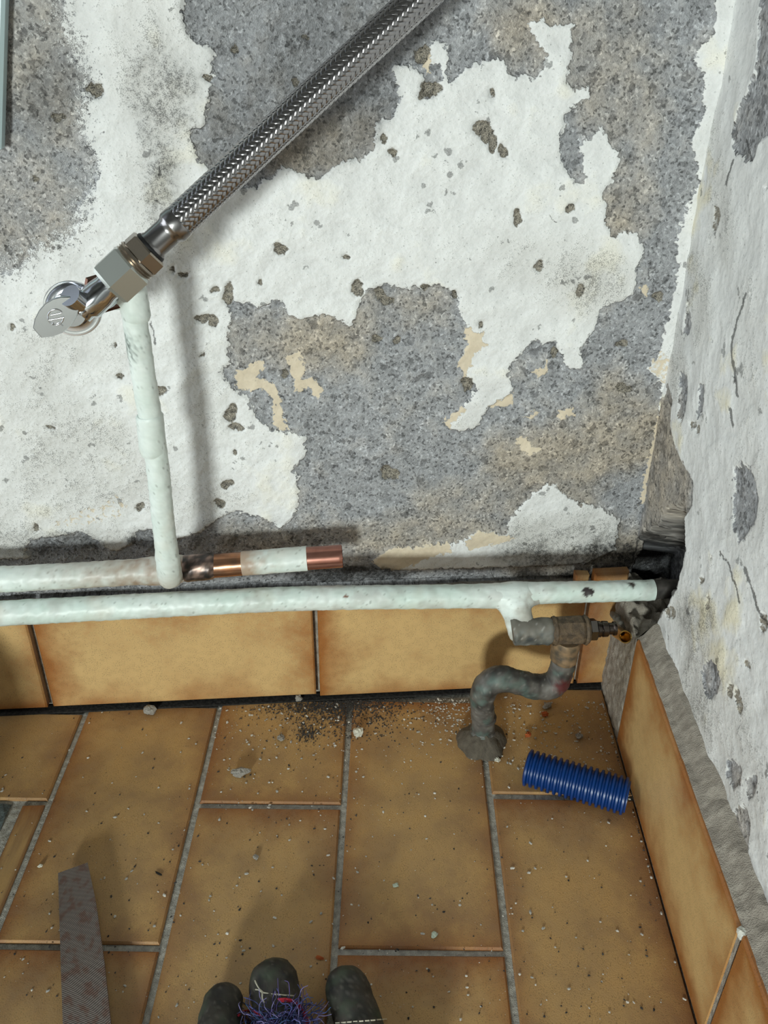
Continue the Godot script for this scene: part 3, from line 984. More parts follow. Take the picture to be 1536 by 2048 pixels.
func floor_tiles() -> void:
	var f: Node3D = get_node("floor")
	var pitch := 0.1195
	var x_right := 0.0865
	var joint := 0.0052
	var up := Vector3.UP
	for col in 10:
		var x0 := x_right - col * pitch
		var x1 := x0 + pitch
		if col == 0:
			x1 = TILE_FACE + 0.004
		var first := -0.6205 if col % 2 == 1 else -0.744
		if col == 0:
			first = -0.509 - 0.2485
		elif col == 1:
			first = -0.3715 - 0.2485
		elif col % 2 == 0:
			first = -0.4957 - 0.2485
		else:
			first = -0.3715 - 0.2485
		for row in 5:
			var z0 := first + row * 0.2485
			var z1 := z0 + 0.2485
			var zc := maxf(z0, -0.606 - (x0 + 0.3) * 0.0866)
			if z1 - zc < 0.03:
				continue
			var a := x0
			# one tile of the leftmost visible column was cut to a strip
			if col == 4 and row == 1:
				a = x1 - 0.0235
			var w := x1 - a - joint
			var d := z1 - zc - joint
			var c := Vector3((a + x1) / 2, rng.randf_range(-0.0004, 0.0004), (zc + z1) / 2)
			var vr: Rect2 = Rect2(0, (zc - z0) / 0.2485, 1, 1 - (zc - z0) / 0.2485)
			if rng.randf() < 0.5:
				vr = Rect2(1, vr.position.y, -1, vr.size.y)
			put("tile", slab(c, Vector3.RIGHT, Vector3.FORWARD, up, w, d, 0.009, 0.0013, 0.0005, vr), M.floor_glaze[(col * 3 + row * 2) % 4], f)

	# bare concrete left where that tile was cut
	var st := begin()
	st.set_smooth_group(-1)
	for i in 12:
		for j in 18:
			var q := []
			for e in [[0, 0], [0, 1], [1, 1], [1, 0]]:
				var p := Vector3(-0.392 + 0.0075 * (i + e[0]), 0, -0.494 + 0.0138 * (j + e[1]))
				p.y = -0.0012 + 0.0035 * bump_noise.get_noise_2d(p.x * 60.0, p.z * 60.0)
				q.append(p)
			quad(st, q[0], q[3], q[2], q[1])
	put("concrete_patch", done(st), mottled(Color(0.24, 0.27, 0.27), Color(0.42, 0.46, 0.45), 0.03, 171, 0.95, 9.0, 0.15), f)

func skirting() -> void:
	var t := structure("trim_1", "row of brown glazed tiles along the foot of the back wall", "skirting")
	var joints := [-0.47, -0.2305, 0.0128, 0.2545, 0.4955, 0.531]
	put("mortar_bed", slab(wall_point(0.0, 0.056, 0.0095), wall_u, Vector3.UP, wall_n, 1.06, 0.112, 0.02, 0.002), M.mortar, t)
	for k in 5:
		var s0: float = joints[k]
		var s1: float = joints[k + 1]
		var w := s1 - s0 - (0.0045 if k != 3 else 0.003)
		var base := 0.0055 if k < 3 else 0.004
		var rect := Rect2(0, 0, 1, 1)
		# the picture's long side runs along the wall
		var tall := 0.1135 if k < 4 else 0.1270
		var m := slab(wall_point((s0 + s1) / 2, base + tall / 2, PROUD + (0.0005 if k % 2 else 0.0)), Vector3.UP, -wall_u, wall_n, tall, w, 0.0085, 0.0014, 0.0006, rect if k != 4 else Rect2(0, 0, 1, 0.16))
		put("tile", m, M.floor_glaze[1] if k == 4 else M.glaze[[0, 1, 2, 3][k]], t)
	put("dirt_seam", slab(wall_point(0.03, 0.0004, 0.0208), wall_u, Vector3.UP, wall_n, 0.99, 0.0018, 0.010, 0.0006), M.soot, t)
	put("tile_scrap", slab(wall_point(0.488, 0.1225, 0.0165), Vector3.UP, -wall_u, wall_n, 0.012, 0.013, 0.008, 0.0012, 0.001, Rect2(0.3, 0, 0.2, 0.2)), M.floor_glaze[2], t)
	var r := structure("trim_2", "row of brown glazed tiles along the foot of the right wall", "skirting")
	var z := -0.5705
	for k in 3:
		var len := 0.2590
		var m := slab(Vector3(TILE_FACE, 0.0035 + 0.0565, z + len / 2), Vector3.UP, Vector3.FORWARD, Vector3.LEFT, 0.113, len - 0.0035, 0.0085, 0.0014, 0.0006)
		put("tile", m, M.brown_glaze[k % 2], r)
		z += len
	put("grout", box_mesh(Vector3(TILE_FACE + 0.0008, 0.003, -0.3150), Vector3(TILE_FACE + 0.008, 0.1145, -0.3108), 0.0004), M.mortar, r)
	var blob := lump(61, Vector3(0.0035, 0.005, 0.0038))
	var dab := put("grout_dab", blob, M.white_chip, r)
	dab.position += Vector3(TILE_FACE + 0.002, 0.1125, -0.3128)
	# sloped mortar filling behind the top edge of those tiles, and the untiled mortar at the very corner
	var prof := func(u: float) -> Array:
		return [Vector2(TILE_FACE + 0.0016, 0.1158), Vector2(TILE_FACE + 0.006, 0.1195 + 0.002 * bump_noise.get_noise_1d(u * 60.0)), Vector2(RIGHT - 0.003, 0.1285 + 0.004 * bump_noise.get_noise_1d(u * 40.0 + 9)), Vector2(RIGHT + 0.006, 0.136 + 0.005 * bump_noise.get_noise_1d(u * 30.0 + 30)), Vector2(RIGHT + 0.006, 0.0), Vector2(TILE_FACE + 0.0016, 0.0)]
	var st := begin()
	st.set_smooth_group(-1)
	var steps := 90
	for i in steps:
		var za := -0.572 + 0.78 * i / steps
		var zb := -0.572 + 0.78 * (i + 1) / steps
		var a: Array = prof.call(za)
		var b: Array = prof.call(zb)
		for k in 5:
			quad(st, Vector3(a[k].x, a[k].y, za), Vector3(a[k + 1].x, a[k + 1].y, za), Vector3(b[k + 1].x, b[k + 1].y, zb), Vector3(b[k].x, b[k].y, zb))
		if i == 0:
			for k in range(1, 5):
				tri(st, Vector3(a[0].x, a[0].y, za), Vector3(a[k + 1].x, a[k + 1].y, za) if k < 5 else Vector3.ZERO, Vector3(a[k].x, a[k].y, za))
	put("mortar_ledge", done(st), M.mortar, r)
	var blk := func(p: Vector3) -> float:
		var top: float = 0.112 + 0.012 * bump_noise.get_noise_2d(p.x * 45.0, p.z * 45.0) - 0.25 * (p.x - TILE_FACE - 0.012)
		var q := Vector3(absf(p.x - 0.232) - 0.026, maxf(p.y - top, -p.y), absf(p.z + 0.6205) - 0.0465)
		var e := Vector3(maxf(q.x, 0), maxf(q.y, 0), maxf(q.z, 0)).length() + minf(maxf(q.x, maxf(q.y, q.z)), 0)
		return e - 0.0022 + 0.0022 * bump_noise.get_noise_3d(p.x * 90.0, p.y * 90.0, p.z * 90.0)
	put("corner_mortar", nets(blk, Vector3(0.198, -0.006, -0.674), Vector3(0.262, 0.135, -0.566), 0.0022), M.mortar, r)

# ---------------------------------------------------------------- pipework
func spots_noise(p: Vector3, f: float, o := 0.0) -> float:
	return bump_noise.get_noise_3d(p.x * f + o, p.y * f + o, p.z * f - o)

func painted(p: Vector3, _along: float, _a: float) -> Color:
	var l := 0.5 + spots_noise(p, 60.0)
	var streak := bump_noise.get_noise_3d(p.x * 60.0, p.y * 700.0, p.z * 700.0)
	var c := Color(0.66, 0.735, 0.685).lerp(Color(0.74, 0.80, 0.76), l)
	c = c * (1.0 + 0.10 * streak)
	var k := spots_noise(p, 420.0, 13.0)
	if k > 0.47:
		c = c.lerp(Color(0.20, 0.22, 0.19), clampf((k - 0.47) * 6.0, 0, 0.6))
	var y := spots_noise(p, 25.0, 40.0)
	if y > 0.15:
		c = c.lerp(Color(0.66, 0.60, 0.48), (y - 0.15) * 0.9)
	return c

func near(p: Vector3, at: Vector3, r: float) -> float:
	return clampf(1.3 - p.distance_to(at) / r + 0.5 * spots_noise(p, 260.0, 5.0), 0, 1)

func upper_pipe() -> void:
	var d := 0.042
	var o := thing("water_pipe", "upper white painted copper water pipe with riser, ending in a bare copper stub", "pipe", on_wall(330, 1140, d))
	var riser_foot := on_wall(338, 1150, d)
	var scorch := func(p: Vector3, s: float, a: float) -> Color:
		var c := painted(p, s, a)
		var t := clampf(1.25 - p.distance_to(riser_foot) / 0.10, 0, 1)
		c = c.lerp(Color(0.30, 0.20, 0.135), t * (0.70 + 0.5 * spots_noise(p, 90.0)))
		return c
	var k := curve([on_wall(-330, 1180, d), on_wall(-100, 1164, d), on_wall(120, 1153, d), on_wall(270, 1144, d), on_wall(318, 1141, d), on_wall(352, 1138, d), on_wall(374, 1136, d)], [0.0104, 0.0104, 0.0104, 0.0104, 0.0118, 0.0118, 0.0100], 0.0016)
	put("run", tube(k[0], k[1], 40, scorch, 0.0007), M.paint, o)
	# riser, elbow at its foot, couplings
	var e := 0.079
	k = curve([on_wall(264, 585, e), on_wall(270, 640, e), on_wall(290, 770, e), on_wall(311, 900, e), on_wall(330, 1075, e), on_wall(336, 1122, e - 0.001), on_wall(339, 1148, e - 0.008), on_wall(340, 1153, e - 0.022), on_wall(340, 1146, d)], [0.0080, 0.0080, 0.0079, 0.0079, 0.0081, 0.0088, 0.0094, 0.0094, 0.0094], 0.0016)
	var mould := func(p: Vector3, s: float, a: float) -> Color:
		var c := painted(p, s, a)
		var t := near(p, on_wall(249, 690, e), 0.012)
		c = c.lerp(Color(0.05, 0.07, 0.06), clampf(t * 1.6 * (0.4 + spots_noise(p, 500.0)), 0, 0.9))
		t = clampf(1.15 - p.distance_to(on_wall(335, 1165, d + 0.02)) / 0.03, 0, 1)
		return c.lerp(Color(0.50, 0.38, 0.29), t * 0.7)
	put("riser", tube(k[0], k[1], 40, mould, 0.0006), M.paint, o)
	k = curve([on_wall(298, 828, e), on_wall(299, 832, e), on_wall(306, 900, e), on_wall(307, 908, e)], [0.0082, 0.0092, 0.0092, 0.0080], 0.002)
	put("coupling", tube(k[0], k[1], 40, painted, 0.0005), M.paint, o)
	k = curve([on_wall(263, 570, e), on_wall(264, 578, e), on_wall(272, 632, e), on_wall(273, 640, e)], [0.0085, 0.0091, 0.0091, 0.0080], 0.002)
	put("coupling", tube(k[0], k[1], 40, painted, 0.0005), M.paint, o)
	# soldered socket, bright copper, painted stretch, bare end
	var soot := func(p: Vector3, s: float, a: float) -> Color:
		var t := clampf(0.5 + 1.3 * spots_noise(p, 110.0), 0, 1)
		return Color(0.035, 0.028, 0.026).lerp(Color(0.30, 0.20, 0.16), t * t)
	k = curve([on_wall(362, 1138, d), on_wall(372, 1137, d), on_wall(423, 1132, d), on_wall(430, 1132, d)], [0.0092, 0.0108, 0.0108, 0.0094], 0.0016)
	put("socket", tube(k[0], k[1], 40, soot, 0.0006), tinted(0.35, 0.4), o, "soot-blackened solder socket")
	var copper := func(p: Vector3, s: float, a: float) -> Color:
		var t := clampf(0.5 + 1.1 * spots_noise(p, 70.0), 0, 1)
		return Color(0.50, 0.235, 0.125).lerp(Color(0.30, 0.17, 0.11), t)
	k = curve([on_wall(425, 1132, d), on_wall(500, 1126, d)], [0.0096, 0.0096], 0.002)
	put("copper_length", tube(k[0], k[1], 40, copper, 0.0001), M.copper, o, "heat-stained copper")
	var worn := func(p: Vector3, s: float, a: float) -> Color:
		var c := painted(p, s, a)
		return c.lerp(Color(0.40, 0.26, 0.17), clampf(1.0 - s / 0.026 + 0.5 * spots_noise(p, 120.0), 0, 0.85))
	k = curve([on_wall(484, 1127, d), on_wall(614, 1117, d)], [0.0098, 0.0099], 0.0016)
	put("painted_length", tube(k[0], k[1], 40, worn, 0.0004, true, 160.0), M.paint, o)
	var clean := func(p: Vector3, s: float, a: float) -> Color:
		var t := clampf(0.5 + 0.8 * spots_noise(p, 150.0), 0, 1)
		return Color(0.56, 0.27, 0.21).lerp(Color(0.44, 0.20, 0.15), t)
	var a0 := on_wall(606, 1117.5, d)
	var a1 := on_wall(684, 1112, d)
	var ax := (a1 - a0).normalized()
	k = curve([a0, a1, a1 + ax * 0.0004, a1 - ax * 0.0005, a1 - ax * 0.02], [0.0093, 0.0093, 0.0087, 0.0080, 0.0080], 0.003)
	put("copper_stub", tube(k[0], k[1], 40, clean), M.copper, o, "freshly cut bare copper end")

func lower_pipe() -> void:
	var d := 0.062
	var o := thing("heating_pipe", "lower pale green painted pipe running across the tiles into the hole in the right wall", "pipe", on_wall(600, 1197, d))
	var chips := [[on_wall(1177, 1184, d + 0.009), 0.0055, Color(0.035, 0.026, 0.024)], [on_wall(1266, 1164, d + 0.004), 0.005, Color(0.05, 0.04, 0.035)], [on_wall(693, 1192, d + 0.009), 0.0028, Color(0.20, 0.075, 0.04)], [on_wall(690, 1180, d + 0.007), 0.0026, Color(0.19, 0.08, 0.05)], [on_wall(700, 1178, d + 0.006), 0.0018, Color(0.20, 0.08, 0.05)], [on_wall(425, 1206, d + 0.01), 0.0016, Color(0.1, 0.09, 0.08)]]
	var skin := func(p: Vector3, s: float, a: float) -> Color:
		var c := painted(p, s, a)
		var lo: float = clampf((p.y - 0.118) / 0.02, 0, 1)
		c = c.lerp(Color(0.52, 0.70, 0.60), 0.35 * clampf(0.4 + 1.5 * spots_noise(p, 16.0, 3.0), 0, 1))
		c = c.lerp(Color(0.40, 0.37, 0.33), 0.35 * clampf(spots_noise(p, 45.0, 77.0) * 2.2 * lo, 0, 1))
		for h in chips:
			var t := near(p, h[0], h[1])
			c = c.lerp(h[2], clampf((t - 0.28) * 6.0, 0, 1))
		return c
	var k := curve([on_wall(-330, 1246, d), on_wall(-100, 1233, d), on_wall(0, 1227, d), on_wall(300, 1211, d), on_wall(600, 1197, d), on_wall(900, 1193, d), on_wall(1010, 1191, d), on_wall(1052, 1189, d), on_wall(1075, 1186, d), on_wall(1200, 1183, d), on_wall(1306, 1180, d)], [0.0100, 0.0100, 0.0100, 0.0099, 0.0098, 0.0098, 0.0104, 0.0104, 0.0090, 0.0088, 0.0086], 0.0014)
	put("run", tube(k[0], k[1], 44, skin, 0.0006), M.paint, o)
	var bare := func(p: Vector3, s: float, a: float) -> Color:
		return Color(0.03, 0.028, 0.025).lerp(Color(0.10, 0.09, 0.08), clampf(0.5 + spots_noise(p, 120.0), 0, 1))
	k = curve([on_wall(1302, 1180, d), on_wall(1312, 1179, d), on_wall(1375, 1176, d)], [0.0084, 0.0078, 0.0078], 0.002)
	put("bare_end", tube(k[0], k[1], 32, bare, 0.0006), M.old_metal, o, "blackened end inside the wall")
	var dusty := func(p: Vector3, s: float, a: float) -> Color:
		var c := painted(p, s, a)
		return c.lerp(Color(0.33, 0.30, 0.26), clampf(0.15 + s * 14.0 + spots_noise(p, 90.0), 0, 0.75))
	var t0 := on_wall(992, 1191, d)
	var t1 := on_wall(1072, 1187, d)
	var b0 := on_wall(1030, 1192, d + 0.002)
	var b1 := on_wall(1051, 1256, d + 0.022)
	var w0 := on_wall(1012, 1203, d + 0.004)
	var w1 := on_wall(1028, 1272, d + 0.022)
	var joint := func(p: Vector3) -> float:
		var q := capsule(p, t0, t1, 0.0101, 0.0092, 1.0)
		for e in [capsule(p, b0, b1, 0.0090, 0.0084, 1.0), capsule(p, w0, w1, 0.0052, 0.0040, 1.0)]:
			var h := clampf(0.5 + 0.5 * (q - e) / 0.0085, 0, 1)
			q = lerpf(q, e, h) - 0.0085 * h * (1.0 - h)
		return q + 0.0005 * bump_noise.get_noise_3d(p.x * 130.0, p.y * 130.0, p.z * 130.0)
	var low := t0.min(t1).min(b0).min(b1).min(w1) - Vector3.ONE * 0.014
	var high := t0.max(t1).max(b0).max(b1).max(w1) + Vector3.ONE * 0.014
	var worn := func(p: Vector3, s: float, a: float) -> Color:
		var c := painted(p, s, a)
		var t := clampf((p - b0).dot((b1 - b0).normalized()) / 0.022 - 0.25 + (p.x - b0.x) * 60.0 + 0.9 * spots_noise(p, 90.0), 0, 1)
		return c.lerp(Color(0.36, 0.33, 0.28), t * 0.72)
	put("tee_branch", recolor(nets(joint, low, high, 0.0014), worn), M.paint, o, "dusty branch turning down to the drain valve")

func hose_line() -> Array:
	var a := on_wall(351, 449, 0.098)
	var b := on_wall(838, -2, 0.060)
	return [a, b, (b - a).normalized()]

func valve() -> void:
	var hl := hose_line()
	var a: Vector3 = hl[0]
	var back: Vector3 = -hl[2]
	var o := thing("angle_valve", "chrome angle valve with a leaf-shaped handle on top of the white riser", "valve", on_wall(210, 588, 0.09))
	put("union_nut", lathe(a, back, [[0.0335, 0.0105], [0.0335, 0.0134], [0.0350, 0.0150], [0.0510, 0.0150], [0.0530, 0.0132], [0.0530, 0.006]], 6, 6, 0.20), surface(Color(0.78, 0.80, 0.78), 0.30, 0.78), o, "chrome hexagonal nut")
	put("body", lathe(a, back, [[0.0520, 0.0], [0.0520, 0.0084], [0.0560, 0.0082], [0.0600, 0.0090], [0.0700, 0.0092], [0.0725, 0.0074], [0.0760, 0.0074], [0.0765, 0.0]], 48), M.chrome, o)
	var c := on_wall(206, 586, 0.086)
	var toward := (Vector3(0, EYE, 0) - c).normalized()
	put("inlet_nut", lathe(c - toward * 0.012, toward, [[0.0, 0.004], [0.0, 0.0118], [0.0012, 0.0132], [0.0105, 0.0132], [0.0120, 0.0115], [0.0120, 0.004]], 6, 6, 0.2), M.dark_nut, o, "darkened compression nut")
	put("inlet_neck", lathe(c - toward * 0.002, toward, [[0.0, 0.0], [0.0, 0.0098], [0.0060, 0.0098], [0.0075, 0.0085], [0.010, 0.0082], [0.0105, 0.0]], 48), M.chrome, o)
	var k := curve([on_wall(263, 588, 0.079), on_wall(240, 592, 0.0785), on_wall(210, 590, 0.078)], [0.0085, 0.0085, 0.0085], 0.002)
	put("tail_pipe", tube(k[0], k[1], 32, painted), M.paint, o)
	# handle: a leaf-shaped bar on a stem, and the round skirt behind it
	var fc := on_wall(119, 635, 0.124)
	var view := (Vector3(0, EYE, 0) - fc).normalized()
	var rx := view.cross(Vector3.UP).normalized()
	var n := (view + rx * 0.20 - Vector3.UP * 0.30).normalized()
	var on_face := func(x: float, y: float) -> Vector3:
		var r := ray(x, y)
		var e := Vector3(0, EYE, 0)
		return e + r * ((fc - e).dot(n) / r.dot(n))
	var px := [65, 657, 68, 640, 77, 622, 90, 607, 106, 597.5, 122, 593.5, 141, 593, 150, 600, 159, 608.5, 158.5, 620, 154, 633, 143, 651, 125, 667, 107, 673.5, 82, 677, 73, 667]
	var ring := []
	for i in range(0, px.size(), 2):
		ring.append(on_face.call(px[i], px[i + 1]))
	var st := begin()
	var mid: Vector3 = on_face.call(114, 635)
	var m := ring.size()
	var levels := [[0.0, 0.95], [-0.0005, 0.985], [-0.0014, 1.0], [-0.0080, 0.90], [-0.0115, 0.66]]
	for i in m:
		var q := (i + 1) % m
		var lv := func(j: int, w: int) -> Vector3:
			return mid + (ring[w] - mid) * levels[j][1] + n * levels[j][0]
		tri(st, mid, lv.call(0, q), lv.call(0, i))
		for j in 4:
			quad(st, lv.call(j, i), lv.call(j, q), lv.call(j + 1, q), lv.call(j + 1, i))
		tri(st, mid + n * levels[4][0], lv.call(4, i), lv.call(4, q))
	var made := st.commit()
	# fix winding if the outline ran the other way
	put("handle", creased(outward(made, mid - n * 0.004), 0.8), M.chrome, o)
	var h: Node3D = o.get_node("handle")
	var mark := begin()
	var strokes := []
	var arc := func(c0: float, c1: float, r: float) -> Array:
		var out := []
		for i in 11:
			var t := deg_to_rad(lerpf(c0, c1, i / 10.0))
			out.append(Vector2(111.5 + cos(t) * r, 634.5 + sin(t) * r))
		return out
	strokes.append(arc.call(172, 322, 16.0))
	strokes.append(arc.call(-6, 112, 15.5))
	strokes.append([Vector2(101.5, 630.5), Vector2(123, 626)])
	strokes.append([Vector2(97, 640.5), Vector2(127.5, 635)])
	strokes.append([Vector2(95.5, 630), Vector2(97.5, 642), Vector2(101, 646)])
	strokes.append([Vector2(104, 649), Vector2(107, 645.5)])
	strokes.append([Vector2(114, 647), Vector2(119, 645)])
	strokes.append([Vector2(122, 648), Vector2(126, 652)])
	for s in strokes:
		var keys := []
		var rad := []
		for p in s:
			keys.append(on_face.call(p.x, p.y))
			rad.append(0.00042)
		var cv := curve(keys, rad, 0.001)
		mark.append_from(tube(cv[0], cv[1], 8), 0, Transform3D())
	put("emblem", mark.commit(), M.chrome, h, "raised round emblem of two bars inside arcs")
	var dc := on_wall(145, 619, 0.104)
	put("handle_skirt", lathe(dc - n * 0.004, n, [[-0.003, 0.0], [-0.003, 0.0120], [0.0008, 0.0166], [0.0026, 0.0170], [0.0034, 0.0166], [0.0036, 0.0150], [0.0030, 0.0120], [0.0045, 0.0095], [0.0105, 0.0085], [0.0105, 0.0]], 64), M.chrome, o)
	var s0: Vector3 = on_face.call(150, 606) - n * 0.005
	var s1: Vector3 = a + back * 0.072
	var sd := (s1 - s0).normalized()
	var sl := s0.distance_to(s1)
	put("stem", lathe(s0 - sd * 0.006, sd, [[0.0, 0.0], [0.0, 0.0066], [0.004 + sl * 0.5, 0.0066], [0.0045 + sl * 0.5, 0.0058], [0.0055 + sl * 0.5, 0.0058], [0.006 + sl * 0.5, 0.0066], [0.0075 + sl * 0.5, 0.0066], [0.008 + sl * 0.5, 0.0056], [sl + 0.006, 0.0056], [sl + 0.006, 0.0]], 40), M.chrome, o)

# turns triangles so that all face away from the point inside
func outward(m: ArrayMesh, inside: Vector3) -> ArrayMesh:
	var v: PackedVector3Array = m.surface_get_arrays(0)[Mesh.ARRAY_VERTEX]
	for t in range(0, v.size(), 3):
		var fn := (v[t + 2] - v[t]).cross(v[t + 1] - v[t])
		if fn.dot((v[t] + v[t + 1] + v[t + 2]) / 3.0 - inside) < 0:
			var x := v[t + 1]
			v[t + 1] = v[t + 2]
			v[t + 2] = x
	var st := begin()
	for p in v:
		st.add_vertex(p)
	return st.commit()

func hose() -> void:
	var hl := hose_line()
	var a: Vector3 = hl[0]
	var b: Vector3 = hl[1]
	var dir: Vector3 = hl[2]
	var back := -dir
	var o := thing("braided_hose", "braided stainless steel flexible hose rising diagonally from the chrome valve", "hose", a)
	put("hose_nut", lathe(a, back, [[0.0205, 0.007], [0.0205, 0.0118], [0.0215, 0.0132], [0.0285, 0.0134], [0.0295, 0.0124]], 6, 6, 0.1), M.nickel, o, "nickel-plated hexagonal nut")
	put("thread", lathe(a, back, [[0.0290, 0.009], [0.0290, 0.0124], [0.0302, 0.0132], [0.0310, 0.0120], [0.0318, 0.0130], [0.0326, 0.0120], [0.0334, 0.0130], [0.0342, 0.0118], [0.0345, 0.009]], 48), M.nickel, o)
	put("seal", lathe(a, back, [[0.0185, 0.006], [0.0185, 0.0096], [0.0195, 0.0102], [0.0210, 0.0102], [0.0214, 0.006]], 40), M.rubber, o, "dark seal")
	put("ferrule", lathe(a, back, [[-0.0040, 0.0088], [-0.0034, 0.0098], [-0.0020, 0.0101], [0.0020, 0.0101], [0.0036, 0.0096], [0.0046, 0.0086], [0.0066, 0.0084], [0.0165, 0.0084], [0.0178, 0.0092], [0.0192, 0.0092], [0.0196, 0.006]], 56), M.steel, o, "crimped sleeve")
	var end := b + dir * 0.16
	var length := a.distance_to(end)
	var k := curve([a - dir * 0.004, a.lerp(end, 0.5), end], [0.0089, 0.0089, 0.0089], 0.01)
	put("lining", tube(k[0], k[1], 32), surface(Color(0.05, 0.05, 0.055), 0.6), o)
	# woven ribbons of steel wire, sixteen each way
	var x := dir.cross(Vector3.UP).normalized()
	var y := dir.cross(x).normalized()
	var v := PackedVector3Array()
	var nrm := PackedVector3Array()
	var uv := PackedVector2Array()
	var idx := PackedInt32Array()
	var count := 16
	var r := 0.0093
	var turn := 1.0 / r          # 45 degrees to the axis
	var step := 0.0009
	var n := int((length - 0.003) / step)
	var half := 0.00128          # half the ribbon's width
	for way: int in [-1, 1]:
		for s in count:
			var first := v.size()
			for i in n + 1:
				var z := i * step + 0.001
				var ang: float = TAU * s / count + way * z * turn
				# over one, under one
				var lift: float = 0.00030 * cos(8.0 * ang - PI / 4) * way
				for e in 5:
					var w := (e - 2) / 2.0
					# across the ribbon: perpendicular to its run, on the cylinder
					var aa: float = ang - way * w * half * 0.7071 / r
					var zz := z + w * half * 0.7071
					var rr := r + lift + 0.00022 * (1.0 - w * w) - 0.00004
					var d := x * cos(aa) + y * sin(aa)
					v.append(a + dir * zz + d * rr)
					var lean: float = w * 0.34
					var across := (dir - (x * -sin(aa) + y * cos(aa)) * way).normalized()
					var run := (dir + (x * -sin(aa) + y * cos(aa)) * way).normalized()
					var slope: float = 0.00030 * sin(8.0 * ang - PI / 4) * 8.0 * turn * 0.7071
					nrm.append((d + across * lean + run * slope).normalized())
					uv.append(Vector2(z * 300.0, w))
			for i in n:
				for e in 4:
					var q := first + i * 5 + e
					if way < 0:
						idx.append_array([q, q + 5, q + 1, q + 1, q + 5, q + 6])
					else:
						idx.append_array([q, q + 1, q + 5, q + 1, q + 6, q + 5])
	put("steel_braid", arrays(v, nrm, uv, idx), surface(Color(0.66, 0.65, 0.655), 0.20, 1.0), o, "woven steel wire braid")

